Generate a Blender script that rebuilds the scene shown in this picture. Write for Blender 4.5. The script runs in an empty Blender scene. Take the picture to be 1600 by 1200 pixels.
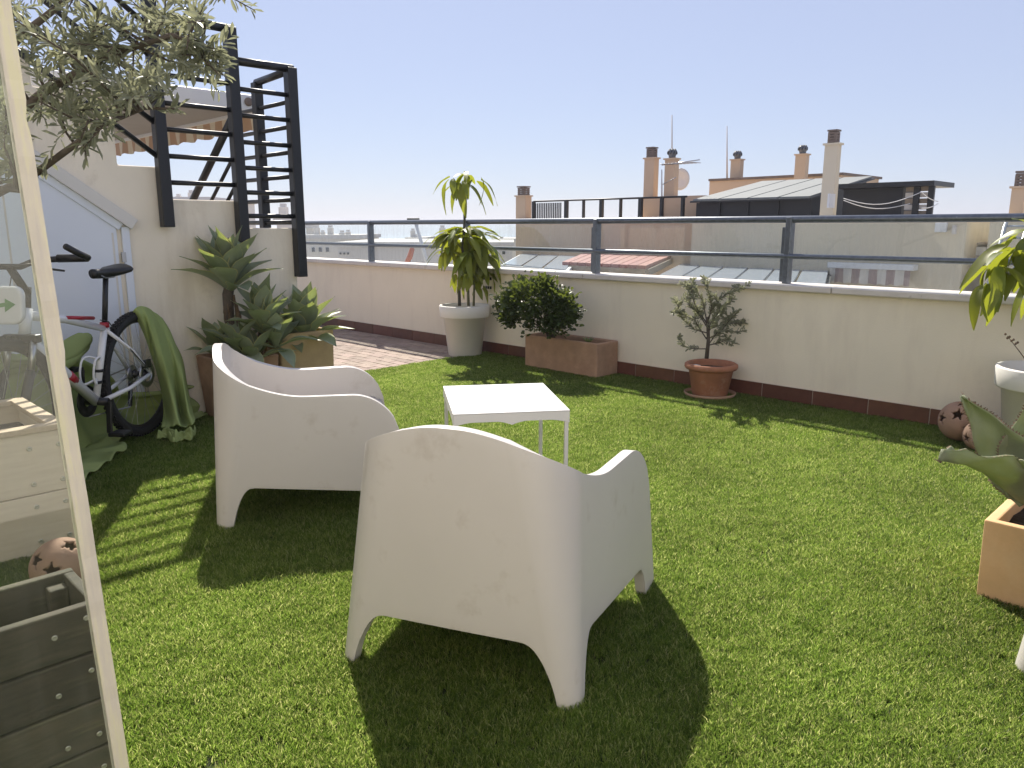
import bpy, bmesh, math, random
from mathutils import Vector, Matrix, Euler

# ------------------------------------------------------------------ camera / light
scene = bpy.context.scene
C = bpy.context.collection
F_PX, PITCH, CAM_H = 1204.0, math.radians(11.5), 1.25
cam_d = bpy.data.cameras.new("camera")
cam = bpy.data.objects.new("camera", cam_d); C.objects.link(cam)
cam.location = (0, 0, CAM_H)
cam.rotation_euler = (math.radians(90) - PITCH, 0, 0)
cam_d.sensor_width = 36.0
cam_d.lens = F_PX / 1600.0 * 36.0
cam_d.clip_start = 0.05; cam_d.clip_end = 60000
scene.camera = cam

SUN_EL, SUN_AZ = math.radians(43.5), math.radians(13.0)      # azimuth: left of the view direction
world = bpy.data.worlds.new("World"); scene.world = world; world.use_nodes = True
wn = world.node_tree.nodes; wl = world.node_tree.links
bg = wn["Background"]
sky = wn.new("ShaderNodeTexSky"); sky.sky_type = 'NISHITA'; sky.sun_disc = False
sky.sun_elevation = SUN_EL; sky.sun_rotation = -SUN_AZ
sky.altitude = 0; sky.air_density = 1.0; sky.dust_density = 0.25; sky.ozone_density = 3.0
# hazy seaside sky: the clear-sky model under a thin even veil
veil = wn.new("ShaderNodeMix"); veil.data_type = 'RGBA'; veil.inputs[0].default_value = 0.75
wl.new(sky.outputs[0], veil.inputs[6]); veil.inputs[7].default_value = (3.3, 3.5, 4.75, 1)
wl.new(veil.outputs[2], bg.inputs[0]); bg.inputs[1].default_value = 0.097
sun_d = bpy.data.lights.new("sun", 'SUN'); sun_d.energy = 4.7; sun_d.angle = math.radians(0.55)
sun_d.color = (1.0, 0.93, 0.82)
sun = bpy.data.objects.new("sun", sun_d); C.objects.link(sun)
to_sun = Vector((-math.sin(SUN_AZ) * math.cos(SUN_EL), math.cos(SUN_AZ) * math.cos(SUN_EL), math.sin(SUN_EL)))
sun.rotation_euler = (-to_sun).to_track_quat('-Z', 'Y').to_euler()
sun.location = to_sun * 30
scene.view_settings.view_transform = 'Standard'
scene.view_settings.look = 'None'
scene.view_settings.exposure = 0.72
scene.view_settings.gamma = 1.0

# ------------------------------------------------------------------ frames of reference
# terrace frame: a runs along the parapet (to the right), b towards the parapet
ANG = math.radians(-45.2)
TX = Vector((math.cos(ANG), math.sin(ANG), 0)); NX = Vector((-TX.y, TX.x, 0))
def W(a, b, z=0.0): return TX * a + NX * b + Vector((0, 0, z))
def ray(x, y):
    u = (x - 800) / F_PX; v = (600 - y) / F_PX
    c, s = math.cos(PITCH), math.sin(PITCH)
    return Vector((u, c + v * s, -s + v * c))
def PB(x, y, b):
    r = ray(x, y); P = r * (b / r.dot(NX)); return (P.dot(TX), P.z + CAM_H)
def PA(x, y, a):
    r = ray(x, y); P = r * (a / r.dot(TX)); return (P.dot(NX), P.z + CAM_H)
def PZ(x, y, z=0.0):
    r = ray(x, y); P = r * ((z - CAM_H) / r.z); return (P.dot(TX), P.dot(NX))
def PY(x, y, Y):
    r = ray(x, y); P = r * (Y / r.y); return Vector((P.x, P.y, P.z + CAM_H))
def PYz(x, Y, z):      # world X of pixel column x at depth Y and height z
    c, s = math.cos(PITCH), math.sin(PITCH)
    return (x - 800) / F_PX * (Y * c - (z - CAM_H) * s)

rnd = random.Random(7)

# ------------------------------------------------------------------ materials
def new_mat(name):
    m = bpy.data.materials.new(name); m.use_nodes = True
    return m, m.node_tree.nodes, m.node_tree.links, m.node_tree.nodes["Principled BSDF"]
def mat(name, col, rough=0.6, var=0.0, scale=6.0, bump=0.0, bscale=60.0, col2=None, metallic=0.0,
        spec=0.5, stain=None, stain_scale=3.0, stain_lo=0.55, stain_hi=0.75, rand=0.0, stretch=None, coat=0.0,
        bdist=0.004, trans=None, streak=None, tmix=.38):
    m, N, L, P = new_mat(name)
    P.inputs["Roughness"].default_value = rough
    P.inputs["Metallic"].default_value = metallic
    P.inputs["Specular IOR Level"].default_value = spec
    if coat: P.inputs["Coat Weight"].default_value = coat
    tc = N.new("ShaderNodeTexCoord"); src = tc.outputs["Object"]
    if stretch:
        mp = N.new("ShaderNodeMapping"); mp.inputs["Scale"].default_value = stretch
        L.new(src, mp.inputs[0]); src = mp.outputs[0]
    c1 = (*col, 1)
    if col2 is None:
        c2 = tuple(min(1, max(0, c * (1 - var))) for c in col) + (1,)
    else: c2 = (*col2, 1)
    nz = N.new("ShaderNodeTexNoise"); nz.inputs["Scale"].default_value = scale
    nz.inputs["Detail"].default_value = 8; nz.inputs["Roughness"].default_value = 0.62
    L.new(src, nz.inputs["Vector"])
    ramp = N.new("ShaderNodeValToRGB"); ramp.color_ramp.elements[0].position = 0.32; ramp.color_ramp.elements[1].position = 0.68
    ramp.color_ramp.elements[0].color = c2; ramp.color_ramp.elements[1].color = c1
    L.new(nz.outputs[0], ramp.inputs[0]); out = ramp.outputs[0]
    if stain:
        n2 = N.new("ShaderNodeTexNoise"); n2.inputs["Scale"].default_value = stain_scale; n2.inputs["Detail"].default_value = 10
        n2.inputs["Roughness"].default_value = 0.7
        L.new(src, n2.inputs["Vector"])
        mr = N.new("ShaderNodeMapRange"); mr.inputs[1].default_value = stain_lo; mr.inputs[2].default_value = stain_hi
        L.new(n2.outputs[0], mr.inputs[0])
        mx = N.new("ShaderNodeMix"); mx.data_type = 'RGBA'
        L.new(mr.outputs[0], mx.inputs[0]); L.new(out, mx.inputs[6]); mx.inputs[7].default_value = (*stain, 1)
        out = mx.outputs[2]
    if streak:
        sm = N.new("ShaderNodeMapping"); sm.inputs["Scale"].default_value = (2.2, 2.2, .5); L.new(tc.outputs["Object"], sm.inputs[0])
        n3 = N.new("ShaderNodeTexNoise"); n3.inputs["Scale"].default_value = 2.0; n3.inputs["Detail"].default_value = 9; n3.inputs["Roughness"].default_value = .68
        L.new(sm.outputs[0], n3.inputs["Vector"])
        m5 = N.new("ShaderNodeMapRange"); m5.inputs[1].default_value = .50; m5.inputs[2].default_value = .82; L.new(n3.outputs[0], m5.inputs[0])
        mx3 = N.new("ShaderNodeMix"); mx3.data_type = 'RGBA'; L.new(m5.outputs[0], mx3.inputs[0]); L.new(out, mx3.inputs[6]); mx3.inputs[7].default_value = (*streak, 1); out = mx3.outputs[2]
    if rand:
        oi = N.new("ShaderNodeObjectInfo"); hs = N.new("ShaderNodeHueSaturation")
        m1 = N.new("ShaderNodeMapRange"); m1.inputs[3].default_value = 1 - rand; m1.inputs[4].default_value = 1 + rand
        L.new(oi.outputs["Random"], m1.inputs[0]); L.new(m1.outputs[0], hs.inputs["Value"])
        m2 = N.new("ShaderNodeMath"); m2.operation = 'MULTIPLY'; m2.inputs[1].default_value = 7.31
        m3 = N.new("ShaderNodeMath"); m3.operation = 'FRACT'
        m4 = N.new("ShaderNodeMapRange"); m4.inputs[3].default_value = 0.5 - rand * .06; m4.inputs[4].default_value = 0.5 + rand * .06
        L.new(oi.outputs["Random"], m2.inputs[0]); L.new(m2.outputs[0], m3.inputs[0]); L.new(m3.outputs[0], m4.inputs[0])
        L.new(m4.outputs[0], hs.inputs["Hue"])
        L.new(out, hs.inputs["Color"]); out = hs.outputs[0]
    L.new(out, P.inputs["Base Color"])
    if bump:
        nb = N.new("ShaderNodeTexNoise"); nb.inputs["Scale"].default_value = bscale; nb.inputs["Detail"].default_value = 6
        L.new(src, nb.inputs["Vector"])
        bp = N.new("ShaderNodeBump"); bp.inputs["Strength"].default_value = bump; bp.inputs["Distance"].default_value = bdist
        L.new(nb.outputs[0], bp.inputs["Height"]); L.new(bp.outputs[0], P.inputs["Normal"])
    if trans:
        tr = N.new("ShaderNodeBsdfTranslucent"); tr.inputs[0].default_value = (*trans, 1)
        mx = N.new("ShaderNodeMixShader"); mx.inputs[0].default_value = tmix
        L.new(P.outputs[0], mx.inputs[1]); L.new(tr.outputs[0], mx.inputs[2])
        L.new(mx.outputs[0], N["Material Output"].inputs[0])
    return m
def glass_mat(name, tint=(0.93, 0.96, 0.95), refl=1.0, dirt=0.05):
    m, N, L, P = new_mat(name); N.remove(P)
    tr = N.new("ShaderNodeBsdfTransparent"); tr.inputs[0].default_value = (*tint, 1)
    gl = N.new("ShaderNodeBsdfGlossy"); gl.inputs["Roughness"].default_value = 0.01
    df = N.new("ShaderNodeBsdfDiffuse"); df.inputs[0].default_value = (.75, .75, .72, 1)
    fr = N.new("ShaderNodeLayerWeight"); fr.inputs[0].default_value = .5
    pw = N.new("ShaderNodeMath"); pw.operation = 'POWER'; pw.inputs[1].default_value = 5.0; L.new(fr.outputs["Facing"], pw.inputs[0])
    mu = N.new("ShaderNodeMath"); mu.operation = 'MULTIPLY_ADD'; mu.inputs[1].default_value = .96 * refl; mu.inputs[2].default_value = .04 * refl
    L.new(pw.outputs[0], mu.inputs[0])
    mx = N.new("ShaderNodeMixShader"); L.new(mu.outputs[0], mx.inputs[0]); L.new(tr.outputs[0], mx.inputs[1]); L.new(gl.outputs[0], mx.inputs[2])
    tc = N.new("ShaderNodeTexCoord"); mp = N.new("ShaderNodeMapping"); mp.inputs["Scale"].default_value = (14, 14, 1.6)
    nz = N.new("ShaderNodeTexNoise"); nz.inputs["Scale"].default_value = 2.5; nz.inputs["Detail"].default_value = 8; nz.inputs["Roughness"].default_value = .7
    L.new(tc.outputs["Object"], mp.inputs[0]); L.new(mp.outputs[0], nz.inputs["Vector"])
    mr = N.new("ShaderNodeMapRange"); mr.inputs[1].default_value = .45; mr.inputs[2].default_value = .85; mr.inputs[3].default_value = dirt * .4; mr.inputs[4].default_value = dirt * 3
    L.new(nz.outputs[0], mr.inputs[0])
    m2 = N.new("ShaderNodeMixShader"); L.new(mr.outputs[0], m2.inputs[0]); L.new(mx.outputs[0], m2.inputs[1]); L.new(df.outputs[0], m2.inputs[2])
    L.new(m2.outputs[0], N["Material Output"].inputs[0])
    return m
def stripe_mat(name, c1, c2, period, axis=0, rough=.8):
    m, N, L, P = new_mat(name); P.inputs["Roughness"].default_value = rough
    tc = N.new("ShaderNodeTexCoord"); sp = N.new("ShaderNodeSeparateXYZ"); L.new(tc.outputs["Object"], sp.inputs[0])
    d = N.new("ShaderNodeMath"); d.operation = 'DIVIDE'; d.inputs[1].default_value = period; L.new(sp.outputs[axis], d.inputs[0])
    f = N.new("ShaderNodeMath"); f.operation = 'FRACT'; L.new(d.outputs[0], f.inputs[0])
    g = N.new("ShaderNodeMath"); g.operation = 'GREATER_THAN'; g.inputs[1].default_value = .5; L.new(f.outputs[0], g.inputs[0])
    mx = N.new("ShaderNodeMix"); mx.data_type = 'RGBA'; L.new(g.outputs[0], mx.inputs[0])
    mx.inputs[6].default_value = (*c1, 1); mx.inputs[7].default_value = (*c2, 1)
    L.new(mx.outputs[2], P.inputs["Base Color"])
    return m

MT = {}
MT['parapet'] = mat('parapet_render', (.90, .81, .65), .9, .05, 2.5, .35, 90, bdist=.003, stain=(.72, .63, .50), stain_scale=2.2, stain_lo=.62, stain_hi=.9, streak=(.76, .67, .54))
MT['stairwall'] = mat('stair_render', (.88, .80, .66), .9, .06, 2.0, .45, 40, bdist=.006, stain=(.52, .44, .33), stain_scale=3.5, stain_lo=.58, stain_hi=.85, streak=(.66, .57, .44))
MT['bouncewall'] = mat('bounce_render', (.86, .81, .72), .9, .04, 3, .3, 60)
MT['coping'] = mat('coping_stone', (.72, .66, .60), .6, .12, 9, .15, 80, stain=(.45, .40, .34), stain_scale=14, stain_lo=.62, stain_hi=.72)
MT['skirt'] = mat('skirting_tile', (.16, .065, .04), .45, .3, 12, .1, 80, rand=.15)
MT['grout'] = mat('grout', (.55, .48, .40), .9, .1, 20)
MT['paver'] = mat('paver_clay', (.36, .275, .225), .85, .3, 16, .4, 120, rand=.18, stain=(.26, .19, .15), stain_scale=8)
MT['slab'] = mat('slab', (.20, .16, .12), .95, .2, 10)
MT['railgrey'] = mat('rail_grey', (.17, .19, .22), .33, .3, 30, metallic=.6, stain=(.45, .46, .47), stain_scale=18, stain_lo=.68, stain_hi=.74)
MT['black'] = mat('black_paint', (.012, .013, .016), .42, .3, 40)
MT['white_plastic'] = mat('white_plastic', (.62, .585, .55), .36, .05, 3, .12, 160, stain=(.44, .39, .34), stain_scale=6, stain_lo=.57, stain_hi=.82, bdist=.001)
MT['table_white'] = mat('table_white', (.82, .80, .77), .38, .04, 4)
MT['pot_white'] = mat('pot_white', (.78, .75, .69), .5, .06, 5, .05, 60, stain=(.5, .46, .40), stain_scale=5, stain_lo=.68, stain_hi=.85)
MT['terracotta'] = mat('terracotta', (.46, .20, .11), .85, .25, 9, .3, 80, stain=(.58, .40, .28), stain_scale=6, stain_lo=.55, stain_hi=.8)
MT['terra_old'] = mat('terracotta_old', (.50, .31, .20), .9, .3, 6, .4, 50, stain=(.36, .21, .13), stain_scale=5, stain_lo=.5, stain_hi=.7)
MT['terra_orange'] = mat('terracotta_orange', (.84, .53, .28), .8, .18, 5, .2, 70, stain=(.84, .58, .34), stain_scale=4, stain_lo=.5, stain_hi=.75)
MT['ochre'] = mat('ochre_planter', (.52, .38, .20), .85, .2, 6, .3, 60)
MT['clay_ball'] = mat('clay_ball', (.42, .26, .18), .85, .25, 10, .3, 90)
MT['soil'] = mat('soil', (.055, .038, .026), 1, .5, 40, 1, 80, bdist=.01)
MT['agave'] = mat('agave_leaf', (.29, .34, .235), .42, .25, 5, .1, 40, rand=.25, trans=(.36, .44, .10), tmix=.3)
MT['agave_blue'] = mat('agave_blue', (.36, .39, .255), .55, .35, 9, .5, 30, stain=(.30, .30, .12), stain_scale=5, trans=(.30, .38, .08))
MT['agave_lit_edge'] = mat('agave_lit_edge', (.55, .55, .28), .5, .2, 20, trans=(.5, .45, .1))  # paler leaf edge: backlight put into the colour
MT['dry'] = mat('dry_leaf', (.24, .17, .11), .9, .4, 14)
MT['leaf_yellow'] = mat('leaf_yellow', (.175, .215, .028), .42, .3, 9, rand=.35, trans=(.46, .50, .04))
MT['leaf_olive'] = mat('leaf_olive', (.28, .29, .205), .42, .2, 14, rand=.3, trans=(.36, .37, .22))
MT['leaf_bush'] = mat('leaf_bush', (.075, .115, .035), .35, .6, 5, trans=(.16, .20, .03))
MT['bark'] = mat('bark', (.13, .105, .085), .9, .4, 25, .5, 60)
MT['stem'] = mat('stem_green', (.20, .20, .12), .8, .4, 25, .3, 60)
MT['stem_dark'] = mat('stem_dark', (.09, .085, .07), .8, .4, 25, .3, 60)
MT['glass'] = glass_mat('glass', dirt=.05)
MT['glass_near'] = glass_mat('glass_near', (.90, .93, .91), 1.2, .015)
MT['edge'] = mat('frosted_edge', (.78, .72, .58), .5, .1, 2.0, .1, 30, col2=(.62, .57, .52), stretch=(30, 30, 3.0), stain=(.74, .70, .50), stain_scale=2.0, stain_lo=.5, stain_hi=.62)
MT['ply'] = mat('plywood', (.78, .66, .52), .7, .2, 2.0, .1, 40, col2=(.68, .56, .43), stretch=(2, 2, 26))
MT['rimwood'] = mat('rim_wood', (.60, .46, .32), .7, .2, 3, .1, 40, stretch=(3, 20, 20))
MT['darkwood'] = mat('dark_wood', (.115, .09, .06), .75, .3, 3, .3, 40, col2=(.06, .055, .035), stretch=(20, 3, 20), stain=(.17, .16, .08), stain_scale=1.6, stain_lo=.55, stain_hi=.75, rand=.25)
MT['screw'] = mat('screw_metal', (.62, .58, .50), .35, .1, 10, metallic=.7)
MT['door'] = mat('door_white', (.74, .79, .88), .5, .03, 3, .05, 30)
MT['trim'] = mat('trim_white', (.70, .68, .64), .55, .06, 4)
MT['cloth'] = mat('green_cloth', (.46, .56, .21), .8, .12, 5, .15, 180, trans=(.30, .40, .10))
MT['tyre'] = mat('tyre', (.018, .018, .019), .85, .3, 30)
MT['bike_black'] = mat('bike_black', (.014, .014, .016), .38, .2, 30)
MT['bike_white'] = mat('bike_white', (.72, .72, .73), .25, .04, 8, coat=.5)
MT['bike_red'] = mat('bike_red', (.36, .02, .035), .3, .1, 8)
MT['steel'] = mat('steel', (.45, .45, .46), .3, .1, 20, metallic=1)
MT['green_print'] = mat('green_print', (.12, .30, .10), .6, .1, 8)
MT['beige'] = mat('beige_render', (.60, .45, .31), .9, .06, .9, .2, 12, stain=(.50, .37, .26), stain_scale=.6, stain_lo=.55, stain_hi=.8)
MT['beige2'] = mat('beige_render_light', (.66, .58, .44), .9, .05, .9, .2, 12, stain=(.55, .46, .33), stain_scale=.6, stain_lo=.6, stain_hi=.8)
MT['creamwall'] = mat('cream_far', (.74, .68, .60), .9, .08, .3)
MT['greywall'] = mat('grey_far', (.66, .62, .58), .9, .1, .3)
MT['dark_metal'] = mat('dark_cladding', (.022, .023, .028), .6, .2, 3)
MT['panelgrey'] = mat('panel_grey', (.22, .235, .23), .75, .1, 2)
MT['panelblue'] = mat('panel_blue', (.36, .40, .46), .22, .12, 2)
MT['redtile'] = mat('red_roof', (.40, .17, .15), .7, .15, 3, rand=.1)
MT['timber'] = mat('timber', (.36, .29, .22), .8, .2, 6)
MT['cap'] = mat('cap_metal', (.20, .15, .12), .7, .3, 12)
MT['turbine'] = mat('turbine_metal', (.16, .165, .18), .45, .2, 20, metallic=.6)
MT['dark_glass'] = mat('dark_window', (.05, .055, .065), .15, .2, 3)
MT['pole_white'] = mat('pole_white', (.75, .75, .75), .5, .05, 10)
MT['orange'] = mat('orange_fabric', (.55, .17, .10), .8, .1, 10)
MT['awn_stripe'] = stripe_mat('awning_stripe', (.50, .33, .22), (.70, .62, .49), .26, 0)
MT['awn_stripe_far'] = stripe_mat('awning_stripe_far', (.33, .25, .23), (.60, .56, .50), .30, 0)
MT['canvas'] = mat('canvas', (.40, .395, .39), .9, .08, 3)
MT['cassette'] = mat('cassette_white', (.70, .70, .70), .45, .04, 6)
MT['turf_base'] = mat('turf_base', (.03, .04, .012), 1, .4, 60)
MT['ground'] = mat('town_ground', (.42, .39, .34), 1, .3, .02)

# turf blade material: colour by instance
def turf_material():
    m, N, L, P = new_mat('turf_blade')
    P.inputs["Roughness"].default_value = .38; P.inputs["Specular IOR Level"].default_value = .9
    oi = N.new("ShaderNodeObjectInfo"); at = N.new("ShaderNodeAttribute"); at.attribute_name = "tone"
    ad = N.new("ShaderNodeMath"); ad.operation = 'ADD'; L.new(oi.outputs["Random"], ad.inputs[0]); L.new(at.outputs["Fac"], ad.inputs[1])
    fr = N.new("ShaderNodeMath"); fr.operation = 'FRACT'; L.new(ad.outputs[0], fr.inputs[0])
    rp = N.new("ShaderNodeValToRGB"); e = rp.color_ramp.elements
    e[0].position = 0; e[0].color = (.075, .125, .018, 1)
    e[1].position = 1; e[1].color = (.58, .56, .26, 1)
    for p, c in ((.30, (.13, .205, .032, 1)), (.6, (.215, .305, .052, 1)), (.86, (.36, .42, .12, 1))):
        k = e.new(p); k.color = c
    L.new(fr.outputs[0], rp.inputs[0]); 
    ge = N.new("ShaderNodeNewGeometry"); nz = N.new("ShaderNodeTexNoise"); nz.inputs["Scale"].default_value = 1.6; nz.inputs["Detail"].default_value = 7
    L.new(ge.outputs["Position"], nz.inputs["Vector"])
    mr = N.new("ShaderNodeMapRange"); mr.inputs[1].default_value = .3; mr.inputs[2].default_value = .7; mr.inputs[3].default_value = .80; mr.inputs[4].default_value = 1.16
    L.new(nz.outputs[0], mr.inputs[0])
    hs = N.new("ShaderNodeHueSaturation"); L.new(rp.outputs[0], hs.inputs["Color"]); L.new(mr.outputs[0], hs.inputs["Value"])
    L.new(hs.outputs[0], P.inputs["Base Color"])
    tr = N.new("ShaderNodeBsdfTranslucent")
    tm = N.new("ShaderNodeMix"); tm.data_type = 'RGBA'; tm.blend_type = 'MULTIPLY'; tm.inputs[0].default_value = 1; L.new(hs.outputs[0], tm.inputs[6]); tm.inputs[7].default_value = (1.26, 1.28, 1.2, 1)
    L.new(tm.outputs[2], tr.inputs[0])
    mx = N.new("ShaderNodeMixShader"); mx.inputs[0].default_value = .72
    L.new(P.outputs[0], mx.inputs[1]); L.new(tr.outputs[0], mx.inputs[2]); L.new(mx.outputs[0], N["Material Output"].inputs[0])
    return m
MT['turf'] = turf_material()

# ------------------------------------------------------------------ mesh builder
class MB:
    def __init__(s): s.v = []; s.f = []; s.sm = []
    def add(s, vs, fs, smooth=False):
        o = len(s.v); s.v += [tuple(v) for v in vs]
        for f in fs: s.f.append(tuple(i + o for i in f)); s.sm.append(smooth)
        return s
    def box(s, x0, x1, y0, y1, z0, z1, M=None):
        vs = [Vector((x, y, z)) for z in (z0, z1) for y in (y0, y1) for x in (x0, x1)]
        if M is not None: vs = [M @ v for v in vs]
        return s.add(vs, [(0, 2, 3, 1), (4, 5, 7, 6), (0, 1, 5, 4), (2, 6, 7, 3), (0, 4, 6, 2), (1, 3, 7, 5)])
    def bar(s, p, q, w, h=None, up=Vector((0, 0, 1))):
        p = Vector(p); q = Vector(q); h = h or w; d = (q - p).normalized()
        up = Vector(up)
        if abs(d.dot(up)) > .99: up = Vector((0, 1, 0)) if abs(d.y) < .9 else Vector((1, 0, 0))
        x = d.cross(up).normalized() * (w / 2); y = x.cross(d).normalized() * (h / 2)
        vs = [c + sx * x + sy * y for c in (p, q) for sx, sy in ((-1, -1), (1, -1), (1, 1), (-1, 1))]
        return s.add(vs, [(0, 3, 2, 1), (4, 5, 6, 7), (0, 1, 5, 4), (1, 2, 6, 5), (2, 3, 7, 6), (3, 0, 4, 7)])
    def tube(s, pts, r, n=8, closed=False, caps=True):
        pts = [Vector(p) for p in pts]; m = len(pts)
        rs = r if isinstance(r, (list, tuple)) else [r] * m
        prev = None; vs = []
        for i, p in enumerate(pts):
            if closed: d = (pts[(i + 1) % m] - pts[i - 1])
            else: d = pts[min(i + 1, m - 1)] - pts[max(i - 1, 0)]
            if d.length < 1e-9: d = Vector((0, 0, 1))
            d.normalize()
            if prev is None:
                x = d.cross(Vector((0, 0, 1)))
                if x.length < .05: x = d.cross(Vector((1, 0, 0)))
            else: x = prev - d * prev.dot(d)
            x.normalize(); prev = x; y = d.cross(x)
            for k in range(n):
                t = 2 * math.pi * k / n; vs.append(p + (x * math.cos(t) + y * math.sin(t)) * rs[i])
        fs = []
        for i in range(m if closed else m - 1):
            j = (i + 1) % m
            for k in range(n): fs.append((i * n + k, i * n + (k + 1) % n, j * n + (k + 1) % n, j * n + k))
        if caps and not closed:
            fs.append(tuple(range(n - 1, -1, -1))); fs.append(tuple((m - 1) * n + k for k in range(n)))
        return s.add(vs, fs, True)
    def lathe(s, prof, n=32, c=(0, 0, 0), axis='z', smooth=True, closed=False):
        vs = []; c = Vector(c)
        for (r, z) in prof:
            for k in range(n):
                t = 2 * math.pi * k / n
                if axis == 'z': v = Vector((r * math.cos(t), r * math.sin(t), z))
                elif axis == 'y': v = Vector((r * math.cos(t), z, r * math.sin(t)))
                else: v = Vector((z, r * math.cos(t), r * math.sin(t)))
                vs.append(c + v)
        fs = []; m = len(prof)
        for i in range(m if closed else m - 1):
            j = (i + 1) % m
            for k in range(n): fs.append((i * n + k, i * n + (k + 1) % n, j * n + (k + 1) % n, j * n + k))
        return s.add(vs, fs, smooth)
    def prism(s, poly, d0, d1, f):      # poly of 2D points, f(u,v,d) -> 3D
        n = len(poly); vs = [f(u, v, d0) for u, v in poly] + [f(u, v, d1) for u, v in poly]
        fs = [tuple(range(n - 1, -1, -1)), tuple(range(n, 2 * n))] + [(i, (i + 1) % n, n + (i + 1) % n, n + i) for i in range(n)]
        return s.add(vs, fs)
    def mesh(s, name, mt, fix=True):
        me = bpy.data.meshes.new(name); me.from_pydata(s.v, [], s.f)
        me.polygons.foreach_set('use_smooth', s.sm)
        if fix:
            bm = bmesh.new(); bm.from_mesh(me); bmesh.ops.recalc_face_normals(bm, faces=bm.faces); bm.to_mesh(me); bm.free()
        mts = mt if isinstance(mt, (list, tuple)) else [mt]
        for q in mts: me.materials.append(MT[q])
        me.update(); return me
    def build(s, name, mt, parent=None, bevel=0, seg=2, fix=True, angle=35):
        me = s.mesh(name, mt, fix)
        return link(name, me, parent, bevel, seg, angle)
def link(name, me, parent=None, bevel=0, seg=2, angle=35, M=None):
    o = bpy.data.objects.new(name, me); C.objects.link(o)
    if parent is not None: o.parent = parent
    if M is not None: o.matrix_local = M
    if bevel:
        b = o.modifiers.new('bevel', 'BEVEL'); b.width = bevel; b.segments = seg; b.limit_method = 'ANGLE'; b.angle_limit = math.radians(angle)
        b.harden_normals = False
    return o
def tag(o, label=None, cat=None, group=None, kind=None):
    if label: o['label'] = label
    if cat: o['category'] = cat
    if group: o['group'] = group
    if kind: o['kind'] = kind
    return o
def thing(name, label, cat, loc=(0, 0, 0), rz=0.0, group=None):
    o = bpy.data.objects.new(name, None); C.objects.link(o); o.empty_display_size = .1
    o.location = loc; o.rotation_euler = (0, 0, rz)
    return tag(o, label, cat, group)
def copy_tree(o, parent=None):
    c = o.copy(); C.objects.link(c); c.parent = parent
    for ch in o.children: copy_tree(ch, c)
    return c
def X_ab(a0, b0):     # local (a,b,z) relative to a base point of the terrace frame
    return lambda a, b, z: Vector((a - a0, b - b0, z))

# ================================================================== setting
WALL_B, AW = 5.28, -5.10
# terrace slab
tag(MB().box(-11, 5, -1.6, 5.4, -.35, -.03).build('terrace_floor', 'slab'), kind='structure').rotation_euler.z = ANG
# town ground and sea
g = MB(); g.add([(-900, -60, -26), (900, -60, -26), (900, 620, -26), (-900, 620, -26)], [(0, 1, 2, 3)])
tag(g.build('ground', 'ground'), kind='structure')
MT['sea'] = mat('sea_water', (.13, .36, .55), .5, .12, .002)
g = MB(); g.add([(-20000, 600, -27), (20000, 600, -27), (20000, 26000, -27), (-20000, 26000, -27)], [(0, 1, 2, 3)])
tag(g.build('sea', 'sea'), kind='structure')

# ---------------- brick paving beyond the turf
pv = tag(MB().box(-10, -5.35, 2.4, 5.28, -.03, -.006).build('brick_paving', 'slab'), kind='structure'); pv.rotation_euler.z = ANG
pm = MB().box(-.0985, .0985, -.0485, .0485, 0, .012).mesh('paver', 'paver')
L_, S_ = .205, .105
for j in range(24):
    b = 5.20 - j * S_
    if b < 2.9: break
    for i in range(17):
        a = -8.55 + (i + (.5 if j % 2 else 0)) * L_
        edge = -5.62 - .03 * (b - 3.7) 
        if a + .1 > edge + .1 or a < -8.5: continue
        o = link('paver', pm, pv); o.location = (a, b, -.0055 + rnd.uniform(-.0015, .0015)); o.rotation_euler = (rnd.uniform(-.006, .006), rnd.uniform(-.006, .006), rnd.uniform(-.012, .012))

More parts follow.
